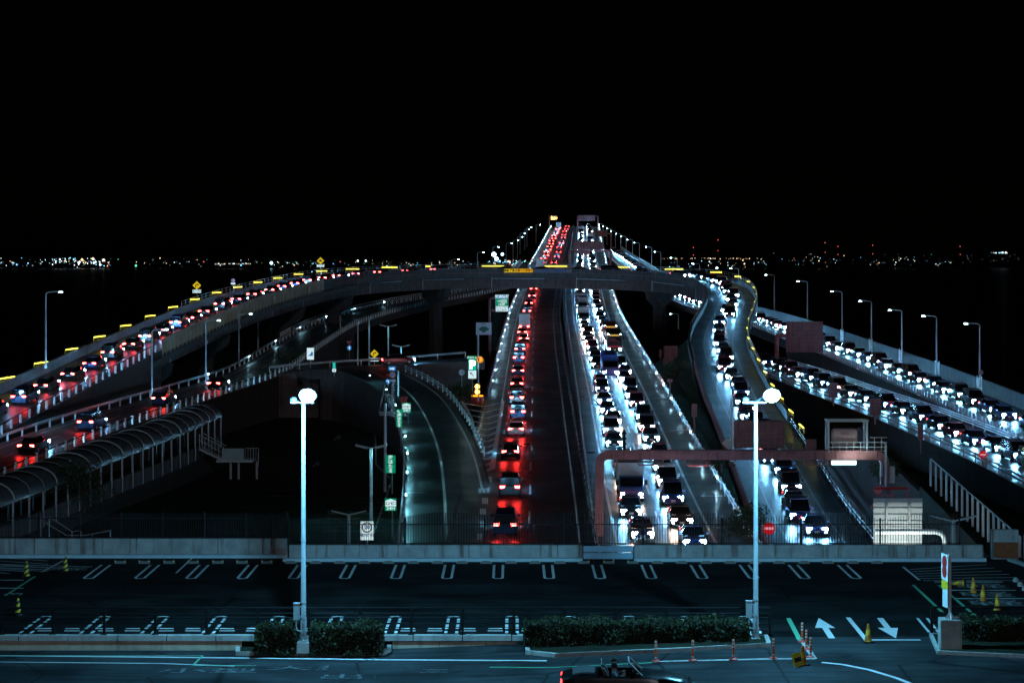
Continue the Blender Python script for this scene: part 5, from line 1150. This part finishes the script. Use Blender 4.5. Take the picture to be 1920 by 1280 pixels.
# ------------------------------------------------------------------ trees and shrubs
def shrub(lab, p, w_, h, n, trunk=False, name='shrub', grp=None):
    r = empty(name, p); tag(r, lab, 'tree' if trunk else 'shrub', grp); rr = random.Random(int(p[0] * 31 + p[1])); mb = MB(); cl = [(rr.uniform(-.34, .34) * w_, rr.uniform(-.34, .34) * w_, rr.uniform(.35, .8) * h, rr.uniform(.2, .36) * w_) for _ in range(9)]
    for i in range(n):
        cx, cy, cz, cr = rr.choice(cl); d = Vector((rr.gauss(0, 1), rr.gauss(0, 1), rr.gauss(0, .8))).normalized() * cr * (rr.random() ** .4); c = Vector((cx, cy, max(.05, cz))) + d
        if c.z < 0: continue
        s_ = rr.uniform(.07, .17); a = Vector((rr.gauss(0, 1), rr.gauss(0, 1), rr.gauss(0, 1))).normalized(); b = a.cross(Vector((rr.gauss(0, 1), rr.gauss(0, 1), 1))).normalized(); mb.quad(c - a * s_, c - b * s_ * .5, c + a * s_, c + b * s_ * .5)
    mb.build('crown', M['leafdark'], r); mb = MB()
    mb.tube([(0, 0, -.2), (.1, 0, h * .35), (.0, .1, h * .7)], [.16, .11, .04], 7)
    for a in range(4): mb.tube([(.05, 0, h * .3), (.25 * w_ * math.cos(a * 1.6), .25 * w_ * math.sin(a * 1.6), h * .62)], [.06, .02], 5)
    mb.build('trunk' if trunk else 'stems', M['bark'], r)
shrub('dark bushy tree at the foot of the lit pier under the overpass', (P(640, 690, 345).x, 345, P(0, 690, 345).z), 8, 6.0, 2600, True, 'tree')
for (px, py, D, w_, h, lab) in ((1408, 985, 146, 2.4, 1.2, 'dark shrub on the verge nearest the right lamp pole'), (1350, 880, 178, 3, 1.8, 'low shrub beside the inbound guardrail'), (1398, 1008, 140, 2.6, 1.2, 'low shrub just behind the wavy fence left of the no entry disc'), (1270, 705, 270, 3, 2, 'low shrub beside the slatted sign back'), (1660, 900, 162, 2.5, 1.4, 'small shrub at the foot of the right gantry column'), (158, 955, 158, 5, 4, 'dark shrub hiding the foot of the covered walkway'), (860, 740, 252, 4, 1.4, 'low shrub inside the curve of the exit road'), (880, 748, 249, 3, 1.1, 'small shrub beside the crash cushion'), (540, 690, 300, 4, 2, 'low shrub behind the lower left ramp')):
    p = P(px, py, D); shrub(lab, (p.x, D, p.z), w_, h, int(350 * w_))
mb = MB(); mb.quad(inb.at(S0, 6.6, .02), loop.at(SL, 4.3, 0), loop.at(SL - 30, 4.3, 0), inb.at(inb.sD(158), 6.6, .02))

rg = []
for u in inb.us(S0, inb.sD(300), 5):
    a = inb.at(u, 6.7, -.02); j = min((abs(loop.at0(v).y - a.y), v) for v in [loop.s[i] for i in range(len(loop.p)) if loop.s[i] > SL * .6])[1]; b = loop.at(j, 4.4, -.05); rg.append([a, lerp(a, b, .5) + Vector((0, 0, -.25)), b])
mb = MB(); mb.loft(rg, closed=False, cap=False); struct(mb.build('grass_verge', mat('verge_grass', (.02, .035, .012), .95, 0, .6, .8, .6, 14, .1)))

# ------------------------------------------------------------------ vehicles (forward = +Y, origin on the road)
def rring(y, wb, wt, z0, z1, n=0):
    c = .10
    return [Vector(p) for p in ((-wb + c, y, z0), (wb - c, y, z0), (wb, y, z0 + c), (wb, y, lerp(z0, z1, .6)), (wt, y, z1 - .03), (wt - c, y, z1), (-wt + c, y, z1), (-wt, y, z1 - .03), (-wb, y, lerp(z0, z1, .6)), (-wb, y, z0 + c))]
WHEEL = {}
def wheel_mesh(rad, wd):
    k = (rad, wd)
    if k not in WHEEL:
        mb = MB(); n = 18
        for mi, rr_, w_ in ((0, rad, wd), (1, rad * .62, wd + .02)):
            vs = [(s * w_ / 2, rr_ * math.cos(2 * math.pi * i / n), rr_ * math.sin(2 * math.pi * i / n)) for s in (-1, 1) for i in range(n)]
            mb.add(vs, [(i, (i + 1) % n, n + (i + 1) % n, n + i) for i in range(n)] + [tuple(range(n))[::-1], tuple(range(n, 2 * n))], mi)
        o = mb.build('wheel', [M['tyre'], M['steel']]); WHEEL[k] = o.data; bpy.data.objects.remove(o)
    return WHEEL[k]
def put(name, me, parent, loc, rz=0): o = bpy.data.objects.new(name, me); COL.objects.link(o); o.parent = parent; o.location = loc; o.rotation_euler.z = rz; return o
def lens_mesh(w_, h, m):
    mb = MB(); vs = [(-w_ / 2, 0, -h / 2), (w_ / 2, 0, -h / 2), (w_ / 2, 0, h / 2), (-w_ / 2, 0, h / 2), (-w_ * .3, .04, -h * .3), (w_ * .3, .04, -h * .3), (w_ * .3, .04, h * .3), (-w_ * .3, .04, h * .3)]
    mb.add(vs, [(0, 1, 5, 4), (1, 2, 6, 5), (2, 3, 7, 6), (3, 0, 4, 7), (4, 5, 6, 7)]); o = mb.build('lens', m); me = o.data; bpy.data.objects.remove(o); return me
LM = {}
def lamps(r, ys, x, z, head, w_=.34, h=.17, yt=None, zt=None, mh='lens', mt='tail'):
    for nm, m, y, zz, rz in (('headlight', mh, ys, z, 0), ('tail_light', mt, yt, zt, math.pi)):
        if (m, w_, h) not in LM: LM[(m, w_, h)] = lens_mesh(w_, h, M[m])
        for s in (-1, 1): put(nm, LM[(m, w_, h)], r, (s * x, y, zz), rz)
    if (mh, 'extra') not in LM: LM[(mh, 'extra')] = lens_mesh(.17, .11, M[mh])
    for s in (-1, 1): put('extra_lamp', LM[(mh, 'extra')], r, (s * (x + .06), ys + .015, z - .24), 0)  # extra glowing lenses added to multiply the lines of light
def paint(name, col, metal=.3): return mat(name, col, .28, metal, .03, 2)
PNT = [paint('silver_paint', (.45, .47, .5)), paint('white_car_paint', (.7, .7, .7), 0), paint('black_car_paint', (.012, .012, .014)), paint('dark_blue_paint', (.02, .04, .12)), paint('dark_red_paint', (.2, .015, .02))]
def sedan(pn, mt='tail', mh='lens'):
    r = empty('car'); mb = MB(); mb.loft([rring(*a) for a in ((-2.24, .70, .62, .38, .74), (-2.12, .82, .76, .26, .90), (-1.3, .88, .82, .2, .94), (0, .89, .83, .2, .93), (.95, .88, .80, .2, .90), (1.8, .85, .74, .22, .78), (2.16, .76, .62, .28, .66), (2.24, .62, .5, .34, .56))]); mb.build('body', PNT[pn], r, True)
    mb = MB(); cs = [(-1.85, .72, .60, .88, .93), (-1.0, .80, .60, .90, 1.37), (0, .82, .62, .9, 1.44), (.5, .80, .60, .9, 1.38), (1.3, .74, .62, .86, .90)]
    mb.loft([[Vector((-a, y, z0)), Vector((a, y, z0)), Vector((b, y, z1)), Vector((-b, y, z1))] for y, a, b, z0, z1 in cs]); mb.build('windows', M['glass'], r)
    mb = MB(); mb.loft([[Vector((-b, y, z)), Vector((b, y, z)), Vector((b - .05, y, z + .03)), Vector((-b + .05, y, z + .03))] for y, b, z in ((-1.05, .60, 1.365), (0, .63, 1.44), (.48, .60, 1.385))]); mb.build('roof', PNT[pn], r, True)
    for s in (-1, 1):
        for y in (-1.35, 1.4): put('wheel', wheel_mesh(.32, .2), r, (s * .80, y, .32))
        mb = MB(); mb.box((s * .98, .75, .98), (.2, .12, .14)); mb.build('mirror', PNT[pn], r)
    mb = MB(); mb.box((0, 2.24, .42), (.34, .03, .16)); mb.build('number_plate', M['signwhite'], r)
    lamps(r, 2.18, .58, .62, True, .40, .20, yt=-2.19, zt=.78, mt=mt, mh=mh); return r
def van(pn, mt='tail', mh='lens'):
    r = empty('minivan'); mb = MB(); mb.loft([rring(*a) for a in ((-2.3, .80, .74, .32, .95), (-2.2, .87, .82, .24, 1.02), (0, .9, .85, .2, 1.02), (1.5, .89, .82, .2, 1.0), (2.05, .84, .74, .24, .86), (2.24, .7, .6, .3, .7))]); mb.build('body', PNT[pn], r, True)
    mb = MB(); mb.loft([[Vector((-a, y, z0)), Vector((a, y, z0)), Vector((b, y, z1)), Vector((-b, y, z1))] for y, a, b, z0, z1 in ((-2.22, .82, .7, .98, 1.65), (-1, .85, .72, 1.0, 1.78), (.6, .84, .70, 1.0, 1.74), (1.75, .78, .66, .94, .99))]); mb.build('windows', M['glass'], r)
    mb = MB(); mb.loft([[Vector((-b, y, z)), Vector((b, y, z)), Vector((b - .06, y, z + .05)), Vector((-b + .06, y, z + .05))] for y, b, z in ((-2.24, .71, 1.64), (-1, .73, 1.775), (.58, .71, 1.735))]); mb.build('roof', PNT[pn], r, True)
    for s in (-1, 1):
        for y in (-1.4, 1.42): put('wheel', wheel_mesh(.33, .2), r, (s * .81, y, .33))
        mb = MB(); mb.box((s * 1.0, 1.0, 1.1), (.2, .12, .2)); mb.build('mirror', PNT[pn], r)
    mb = MB(); mb.box((0, 2.25, .46), (.34, .03, .16)); mb.build('number_plate', M['signwhite'], r)
    lamps(r, 2.17, .60, .72, True, .40, .20, yt=-2.27, zt=.92, mt=mt, mh=mh); return r
def truck(pn, mt='tail', mh='lens'):
    r = empty('box_truck'); mb = MB(); mb.loft([rring(*a) for a in ((1.7, 1.0, .95, .5, 2.1), (2.9, 1.0, .95, .4, 2.15), (3.3, .98, .92, .4, 1.5), (3.38, .9, .85, .5, 1.1))]); mb.build('cab', PNT[pn], r, True)
    mb = MB(); mb.add([(-.86, 3.06, 2.02), (.86, 3.06, 2.02), (.9, 3.34, 1.42), (-.9, 3.34, 1.42)], [(0, 1, 2, 3)]); mb.box((1.005, 2.5, 1.65), (.02, .7, .5)); mb.box((-1.005, 2.5, 1.65), (.02, .7, .5)); mb.build('windows', M['glass'], r)
    mb = MB(); mb.box((0, -1.05, 1.95), (2.1, 5.2, 2.3)); mb.build('cargo_box', M['panelgrey'], r); mb = MB(); mb.box((0, -.3, .62), (.8, 6.6, .25)); mb.build('chassis', M['black'], r)
    for s in (-1, 1):
        for y in (-2.3, 2.3): put('wheel', wheel_mesh(.42, .3), r, (s * .88, y, .42))
        mb = MB(); mb.box((s * 1.16, 3.1, 1.7), (.22, .1, .4)); mb.build('mirror', M['black'], r)
    lamps(r, 3.36, .74, .8, True, .36, .2, yt=-3.66, zt=.75, mt=mt, mh=mh); return r
def coach(pn, lab):
    r = empty('coach'); mb = MB(); mb.loft([rring(*a) for a in ((-5.6, 1.2, 1.1, .4, 3.1), (-5.4, 1.25, 1.18, .35, 3.3), (5.2, 1.25, 1.18, .35, 3.3), (5.55, 1.2, 1.1, .35, 3.1), (5.62, 1.1, 1.0, .5, 1.3))]); mb.build('body', PNT[pn], r, True)
    mb = MB(); mb.loft([[Vector((x, 5.50, 1.35)), Vector((x * .94, 5.60, 1.35)), Vector((x * .92, 5.58, 2.75)), Vector((x * .9, 5.45, 2.85))] for x in (-1.15, -.4, .4, 1.15)]); mb.build('windscreen', M['glass'], r)
    for s in (-1, 1):
        mb = MB(); mb.box((s * 1.245, -.2, 2.15), (.03, 9.8, .85)); mb.build('side_window', M['glass'], r)
        for y in (-3.4, 3.3): put('wheel', wheel_mesh(.5, .32), r, (s * 1.06, y, .5))
        mb = MB(); mb.box((s * 1.42, 5.6, 2.5), (.2, .12, .5)); mb.bar((s * 1.2, 5.5, 2.9), (s * 1.42, 5.6, 2.75), .06, .06); mb.build('mirror', M['black'], r)
        mb = MB(); mb.box((s * .95, 5.62, 3.16), (.18, .06, .07)); mb.build('marker_lamp', M['lampsmall'], r)
    mb = MB(); mb.box((0, 5.60, 2.98), (1.5, .06, .22)); mb.build('destination_board', emis('board_glow', (1, .6, .12), .6), r)
    mb = MB(); mb.box((0, 5.64, 1.22), (1.9, .04, .06)); mb.build('front_trim', emis('red_trim_glow', (.9, .05, .08), .7), r); mb = MB(); mb.box((0, 5.66, .72), (.44, .03, .2)); mb.build('number_plate', M['signyellow'], r)
    lamps(r, 5.6, .85, .85, True, .4, .22, yt=-5.64, zt=.9); tag(r, lab, 'coach'); return r
def face(o, path, u, off, rev):
    p = path.at(u, off, .006); t = path.tan(u); pitch = math.asin(t.z)
    o.location = p; o.rotation_euler = ((-pitch if rev else pitch), 0, path.rz(u, rev)); return o
protos = {}
def proto(kind, pn, mt='tail', mh='lens'):
    k = (kind, pn, mt, mh)
    if k not in protos: protos[k] = {'s': sedan, 'v': van, 't': truck}[kind](pn, mt, mh); protos[k]['used'] = 0
    return protos[k]
CATS = {'s': 'car', 'v': 'minivan', 't': 'truck'}; WORD = {'s': 'car', 'v': 'minivan', 't': 'box truck'}
NV = [0]
def vehicle(kind, pn, path, u, off, rev, lab, grp, mt='tail', mh='lens'):
    b = proto(kind, pn, mt, mh); NV[0] += 1
    if b['used'] == 0: b['used'] = 1; o = b
    else: o = dup(b, (0, 0, 0))
    face(o, path, u, off, rev); tag(o, lab, CATS[kind], grp); return o
CN = ['silver', 'white', 'black', 'dark blue', 'dark red']
rv = random.Random(11)
def stream(path, a, b, off, rev, gap, lab, grp, mt='tail', mh=('lens',), trucks=.1, skip=(), jit=.28, gap_far=None):
    u = a
    while u < b:
        k = 't' if rv.random() < trucks else ('v' if rv.random() < .4 else 's'); pn = rv.choices(range(5), (1, .6, 9, 4, 1.5))[0]; y = path.at0(u).y
        if not any(s0 < y < s1 for s0, s1 in skip): vehicle(k, pn, path, u, off + rv.uniform(-jit, jit), rev, CN[pn] + ' ' + WORD[k] + ' ' + lab, grp, mt, rv.choice(mh))
        u += gap * rv.choice((.82, .9, 1, 1, 1.1, 1.3)) + (2.6 if k == 't' else 0)
stream(inb, S0 + 4, inb.sD(900), -1.75, True, 10.5, 'with glaring headlights in the left inbound lane', 'vehicles in the left inbound lane', mh=('lens', 'lens', 'lens', 'lens_warm'), trucks=.06)
stream(inb, S0 + 9, inb.sD(900), 1.75, True, 10.5, 'with glaring headlights in the right inbound lane', 'vehicles in the right inbound lane', mh=('lens', 'lens', 'lens_warm'), trucks=.05, skip=((303, 352),))
stream(outb, S0 + 26, outb.sD(900), -1.8, False, 19, 'showing red tail lights in the outbound lane', 'vehicles in the outbound lane', mt='brake', trucks=.05)
stream(outb, outb.sD(560), outb.sD(900), 1.7, False, 30, 'showing red tail lights in the outbound overtaking lane', 'vehicles in the outbound overtaking lane', trucks=.0)
stream(loop, 12, loop.sD(395), .3, False, 8.5, 'showing red tail lights climbing the left ramp', 'vehicles on the left ramp', mt='brake', trucks=0)
stream(loop, loop.sD(395) + 4, SL - 16, -.1, False, 7.6, 'with glaring headlights coming round the overpass and down the right ramp', 'vehicles on the right ramp', mh=('lens',), trucks=0, jit=.5)
stream(lowl, 54, lowl.sD(270), .9, False, 21, 'showing red tail lights on the lower left ramp', 'vehicles on the lower left ramp', mt='brake', trucks=.0)
stream(rup, 24, rup.sD(745), .2, True, 6.6, 'with glaring headlights on the upper right ramp', 'vehicles on the upper right ramp', trucks=0, jit=.35)
stream(rlow, 26, rlow.L - 5, -.2, True, 6.6, 'with glaring headlights on the lower right road', 'vehicles on the lower right road', trucks=0, jit=.35)
for D, pn, lab in ((343, 4, 'dark red coach queueing farther up the right inbound lane'), (324, 2, 'black coach with a lit destination board queueing in the right inbound lane')):
    face(coach(pn, lab), inb, inb.sD(D), 1.7, True)
vehicle('s', 4, cross, 18, .5, False, 'dark red car with tail lights crossing behind the road fork', 'cars on the cross road', 'brake')
b = mat('blue_tarpaulin', (.02, .12, .5), .6, 0, .1, 2)
r = empty('tarpaulin_truck'); mb = MB(); mb.loft([rring(*a) for a in ((3.4, 1.1, 1.05, .5, 2.3), (4.6, 1.1, 1.05, .4, 2.4), (5.1, 1.08, 1.0, .4, 1.6), (5.2, 1.0, .95, .5, 1.2))]); mb.build('cab', PNT[3], r, True)
mb = MB(); mb.loft([[Vector((-1.1, y, 1)), Vector((1.1, y, 1)), Vector((1.12, y, 2.7)), Vector((.8, y, 3.05)), Vector((-.8, y, 3.05)), Vector((-1.12, y, 2.7))] for y in (-5.2, -3, -1, 1, 3.2)]); mb.build('cargo_cover', b, r)
mb = MB(); mb.add([(-.95, 4.78, 2.26), (.95, 4.78, 2.26), (1.0, 5.16, 1.55), (-1.0, 5.16, 1.55)], [(0, 1, 2, 3)]); mb.build('windows', M['glass'], r); mb = MB(); mb.box((0, -.3, .7), (.9, 9.6, .3)); mb.build('chassis', M['black'], r)
for s in (-1, 1):
    for y in (-4, -2.8, 4): put('wheel', wheel_mesh(.48, .3), r, (s * .95, y, .48))
lamps(r, 5.2, .82, .85, True, .38, .2, yt=-5.22, zt=.8); tag(r, 'long truck with a blue tarpaulin cover between the two inbound lanes', 'truck')
face(r, inb, inb.sD(282), -.2, True); 
for o in [q for q in S.objects if q.get('group')]:          # leave room round the tarpaulin truck
    if o.get('group') == 'vehicles in the left inbound lane' and 273 < o.location.y < 291:
        for c in list(o.children): bpy.data.objects.remove(c)
        bpy.data.objects.remove(o)
# ------------------------------------------------------------------ the convertible at the bottom edge
cb = empty('convertible', (0, 0, 0)); tag(cb, 'black open top convertible with red tail lights driving right along the bottom edge', 'car')
blk = paint('gloss_black_paint', (.008, .008, .009), 0); mb = MB()
secs = [(-2.28, .62, .5, .42, .66), (-2.2, .80, .70, .3, .82), (-1.9, .87, .80, .24, .90), (-1.2, .90, .84, .2, .95), (-.2, .90, .84, .2, .93), (.8, .90, .83, .2, .92), (1.4, .88, .78, .2, .87), (1.95, .84, .70, .24, .76), (2.25, .72, .56, .3, .62), (2.36, .55, .42, .36, .52)]
def cring(y, wb, wt, z0, z1):
    c = .12; m = lerp(z0, z1, .62); return [Vector(p) for p in ((-wb + c, y, z0), (wb - c, y, z0), (wb - .02, y, z0 + c), (wb, y, m), (wt + .02, y, z1 - .06), (wt - .08, y, z1), (wt * .4, y, z1 + .035), (-wt * .4, y, z1 + .035), (-wt + .08, y, z1), (-wt - .02, y, z1 - .06), (-wb, y, m), (-wb + .02, y, z0 + c))]
fine = []
for a, b in zip(secs, secs[1:]):
    for k in range(4): fine.append(tuple(lerp(x, y, k / 4) for x, y in zip(a, b)))
fine.append(secs[-1]); R_ = [cring(*a) for a in fine]; n = 12
vs = [v for q in R_ for v in q]; fs = []
for i in range(len(R_) - 1):
    ym = (fine[i][0] + fine[i + 1][0]) / 2
    for k in range(n):
        if k in (5, 6, 7) and -1.0 < ym < .62: continue      # open cockpit
        fs.append((i * n + k, i * n + (k + 1) % n, (i + 1) * n + (k + 1) % n, (i + 1) * n + k))
fs += [tuple(range(n))[::-1], tuple((len(R_) - 1) * n + k for k in range(n))]; mb.add(vs, fs); mb.build('body', blk, cb, True)
mb = MB(); mb.box((0, -.2, .34), (1.5, 1.7, .06)); mb.box((0, -1.0, .62), (1.5, .06, .6)); mb.box((0, .66, .64), (1.5, .1, .56)); mb.box((0, -.2, .5), (.22, 1.5, .3)); mb.build('cockpit', M['seat'], cb)
mb = MB(); mb.loft([[Vector((-.66, y, z)), Vector((.66, y, z)), Vector((.6, y, z + .05)), Vector((-.6, y, z + .05))] for y, z in ((-1.85, .92), (-1.5, .985), (-1.05, .98))]); mb.build('roof_cover', mat('grey_soft_top', (.05, .06, .065), .8), cb, True)
for s in (-1, 1):
    mb = MB(); mb.loft([[Vector((s * .38 - .25, y, z)), Vector((s * .38 + .25, y, z)), Vector((s * .38 + .22, y + d, z + .0)), Vector((s * .38 - .22, y + d, z + .0))] for y, z, d in ((-.45, .42, .5), (-.5, .55, .48), (-.62, .58, .16), (-.78, 1.0, .14), (-.84, 1.14, .08))]); st = mb.build('seat', M['seat'], cb, True)
    mb = MB(); mb.tube([(s * .62, .58, .92), (s * .56, .12, 1.36)], .035, 8); mb.build('windscreen_pillar', M['steel'], cb)
    mb = MB(); mb.box((s * .98, .42, 1.0), (.2, .1, .14)); mb.build('mirror', blk, cb)
    for y in (-1.4, 1.42): put('wheel', wheel_mesh(.33, .22), cb, (s * .82, y, .33))
    put('tail_light', lens_mesh(.5, .15, M['tail_far']), cb, (s * .52, -2.22, .70), math.pi); put('headlight', lens_mesh(.34, .16, M['glass']), cb, (s * .58, 2.26, .58), 0)
mb = MB(); mb.tube([(-.56, .12, 1.36), (.56, .12, 1.36)], .03, 8); mb.build('windscreen_rail', M['steel'], cb)
wg = bpy.data.materials.new('windscreen_glass'); wg.use_nodes = True; n_ = wg.node_tree; tr = n_.nodes.new('ShaderNodeBsdfTransparent'); gs = n_.nodes.new('ShaderNodeBsdfGlossy'); gs.inputs['Roughness'].default_value = .05; mx = n_.nodes.new('ShaderNodeMixShader'); mx.inputs[0].default_value = .12; n_.links.new(tr.outputs[0], mx.inputs[1]); n_.links.new(gs.outputs[0], mx.inputs[2]); n_.links.new(mx.outputs[0], n_.nodes['Material Output'].inputs[0])
mb = MB(); mb.loft([[Vector((-.60, .57, .92)), Vector((.60, .57, .92)), Vector((.60, .58, .92)), Vector((-.60, .58, .92))], [Vector((-.54, .12, 1.34)), Vector((.54, .12, 1.34)), Vector((.54, .13, 1.34)), Vector((-.54, .13, 1.34))]]); mb.build('windscreen', wg, cb)
mb = MB(); mb.loft([[Vector((-.55, -.98, .95)), Vector((.55, -.98, .95)), Vector((.55, -.96, .95)), Vector((-.55, -.96, .95))], [Vector((-.5, -.84, 1.3)), Vector((.5, -.84, 1.3)), Vector((.5, -.82, 1.3)), Vector((-.5, -.82, 1.3))]]); mb.build('wind_deflector', wg, cb)
mb = MB(); mb.tube([(-.5, -.83, 1.3), (.5, -.83, 1.3)], .015, 6); mb.build('deflector_rail', M['steel'], cb)
mb = MB(); mb.tube([(.38 + .17 * math.cos(a * math.pi / 8), .32 - .06 * math.sin(a * math.pi / 8), .92 + .17 * math.sin(a * math.pi / 8)) for a in range(17)], .015, 6); mb.build('steering_wheel', M['black'], cb)
CBL = Vector((10.4 * .37, 71.2, zroad(4) + .006)); CBL.x = (1172 - 960) / F * 71.2
cb.location = CBL; cb.rotation_euler.z = R(-92)
# driver: one skinned body seated in the right hand seat
def person(lab, lx, ly, shirt, rz):
    me = bpy.data.meshes.new('person'); J = [((0, -.05, .50), .15), ((0, -.10, .72), .14), ((0, -.13, .92), .15), ((0, -.12, 1.02), .06), ((0, -.10, 1.10), .05),   # pelvis..neck
         ((0, -.09, 1.19), .10), ((0, -.085, 1.28), .085),
         ((-.19, -.12, .96), .06), ((-.26, .05, .76), .045), ((-.17, .30, .86), .035), ((.19, -.12, .96), .06), ((.26, .05, .76), .045), ((.17, .30, .86), .035),
         ((-.10, .30, .52), .08), ((-.11, .62, .36), .055), ((.10, .30, .52), .08), ((.11, .62, .36), .055)]
    E = [(0, 1), (1, 2), (2, 3), (3, 4), (4, 5), (5, 6), (2, 7), (7, 8), (8, 9), (2, 10), (10, 11), (11, 12), (0, 13), (13, 14), (0, 15), (15, 16)]
    me.from_pydata([j[0] for j in J], E, []); o = bpy.data.objects.new('person', me); COL.objects.link(o); md = o.modifiers.new('skin', 'SKIN'); sv = me.skin_vertices[0].data
    for i, j in enumerate(J): sv[i].radius = (j[1], j[1])
    sv[0].use_root = True; ss = o.modifiers.new('sub', 'SUBSURF'); ss.levels = 2; ss.render_levels = 2
    bpy.context.view_layer.update(); m2 = bpy.data.meshes.new_from_object(o.evaluated_get(bpy.context.evaluated_depsgraph_get())); bpy.data.objects.remove(o)
    bm = bmesh.new(); bm.from_mesh(m2)
    m2.materials.clear(); m2.materials.append(M['skin']); m2.materials.append(shirt)
    for f in bm.faces: f.smooth = True; c = f.calc_center_median(); f.material_index = 0 if (c.z > 1.03 or (c.y > .2 and c.z > .78)) else 1
    bm.to_mesh(m2); bm.free(); o = bpy.data.objects.new('person', m2); COL.objects.link(o); tag(o, lab, 'person')
    mb = MB(); mb.lathe((0, -.11, 1.2), [(.098, -.04), (.112, .03), (.105, .09), (.07, .145), (.02, .16)], 14); mb.build('hair', M['hair'], o, True)
    mb = MB(); mb.box((0, .012, 1.19), (.025, .04, .05), taper=.6); mb.build('nose', M['skin'], o)
    mb = MB()
    for s in (-1, 1): mb.box((s * .035, .004, 1.215), (.022, .01, .012))
    mb.build('eyes', M['ink'], o)
    o.location = cb.matrix_basis @ Vector((lx, ly, 0)); o.rotation_euler.z = rz; return o
bpy.context.view_layer.update()
person('driver in a teal shirt with both hands on the wheel of the convertible', .38, -.28, M['cloth'], R(-92))
person('passenger in a dark jacket in the far seat of the convertible', -.38, -.28, mat('dark_jacket', (.05, .045, .05), .8), R(-92))

# ------------------------------------------------------------------ far shore
def star(mb, p, s, mi):
    x, y, z = p; mb.add([(x - s, y, z), (x, y - s, z), (x + s, y, z), (x, y + s, z), (x, y, z + s), (x, y, z - s)], [(0, 1, 4), (1, 2, 4), (2, 3, 4), (3, 0, 4), (1, 0, 5), (2, 1, 5), (3, 2, 5), (0, 3, 5)], mi)
cols = [emis('city_white', (.75, .92, 1), 2.6), emis('city_blue', (.2, .6, 1), 3), emis('city_warm', (1, .66, .35), 2.0), emis('city_green', (.15, .9, .55), 1.6), emis('city_red', (1, .15, .12), 1.6), emis('city_dim', (.45, .7, .85), .22)]
rc = random.Random(5); mb = MB()
def sprinkle(n, x0, x1, y0, y1, wts, s0=1.2, s1=3.2):
    for _ in range(n):
        px = rc.uniform(x0, x1); py = rc.triangular(y0, y1, (y0 + y1) / 2); mi = rc.choices(range(6), wts)[0]; D = rc.uniform(6600, 7700); star(mb, P(px, py, D), rc.uniform(s0, s1) * (.5 if rc.random() < .75 else .95), mi)
sprinkle(60, 0, 210, 481, 502, (5, 4, 2, .3, .3, 6)); sprinkle(70, 95, 206, 482, 499, (6, 4, 2, .2, .3, 2), 2.4, 6.0); sprinkle(40, 205, 480, 482, 502, (2, 1, 1, .6, .1, 8)); sprinkle(60, 400, 470, 493, 496, (3, .5, 4, 0, 0, 4), 1, 2)
sprinkle(60, 480, 720, 484, 503, (2, 1, 3, 1, .1, 7)); sprinkle(50, 720, 900, 486, 503, (2, 1, 4, .5, .1, 6)); sprinkle(50, 915, 990, 486, 497, (4, 3, 4, 1, .3, 1), 2, 4)
sprinkle(55, 1240, 1430, 483.2, 486, (.5, 0, 8, 0, 0, 1), 1.2, 2.2); sprinkle(45, 1230, 1440, 484, 505, (3, 2, 3, .3, 0, 7)); sprinkle(100, 1440, 1920, 474, 499, (2, 1.5, 3, .5, .3, 14), 1.1, 2.6); sprinkle(22, 1480, 1800, 486, 500, (3, 2, 4, .3, .2, 4), 1.4, 2.6); sprinkle(25, 1850, 1890, 472, 476, (6, 2, 1, 0, 0, 2), 1.6, 3)
o = mb.build('shore_lights', cols); tag(o, 'countless tiny white, blue and amber town lights along the far shore', 'city lights', kind='stuff')
def harbour(px, py, D, s, lab, mi=0):
    r = empty('harbour_lamp', P(px, 502, D)); tag(r, lab, 'lamp'); h = (502 - py) / F * D; mb = MB(); mb.lathe((0, 0, 0), [(1.2, 0), (.6, h)], 6); mb.build('mast', M['land'], r); mb = MB(); mb.lathe((0, -1.5, h - s), [(s * .4, 0), (s, s * .6), (s, s * 1.4), (s * .4, s * 2)], 10); mb.build('lamp_head', cols[mi] if s < 4 else emis('harbour_glow', (.4, .8, 1), 9), r)
for px, py, s, lab in ((926, 477, 7.5, 'brightest flood light mast of the harbour left of the bridge crest'), (931, 485, 6, 'lower harbour flood light below the brightest one'), (942, 476.5, 4.6, 'smaller harbour flood light right of the brightest one'), (509, 493, 4.6, 'lone blue white harbour light left of the diamond sign'), (671, 489, 3.2, 'left one of two twin harbour lights behind the overpass'), (686, 489, 3.2, 'right one of two twin harbour lights behind the overpass'), (1344, 503, 4, 'lone pale blue light over the right bend of the overpass'), (255, 498, 3.4, 'green tinted shore light in the dark water at the left')):
    harbour(px, py, 6900, s, lab, 3 if px == 255 else 0)
for px, yt, lab in ((1300, 464, 'far steel mast with red beacons right of the crest'), (1346, 450, 'tall far mast with red beacons, second from the crest'), (1547, 455, 'far mast with red beacons above the middle of the right shore'), (1571, 462, 'shorter far mast with red beacons beside a taller one'), (1636, 460, 'far mast with red beacons over the right shore'), (1800, 462, 'far mast with red beacons nearest the right edge')):
    r = empty('radio_mast', P(px, 500, 7300)); tag(r, lab, 'mast'); h = (500 - yt) / F * 7300; mb = MB()
    for k in range(4): a = k * math.pi / 2; mb.bar((4 * math.cos(a), 4 * math.sin(a), 0), (.4 * math.cos(a), .4 * math.sin(a), h), .4, .4)
    mb.build('lattice', M['land'], r)
    mb = MB(); star(mb, (0, -2, h), 1.7, 0); star(mb, (0, -4, h * .6), 1.5, 0); mb.build('beacon', cols[4], r)
print('VEHICLES', NV[0], 'OBJECTS', len(S.objects))
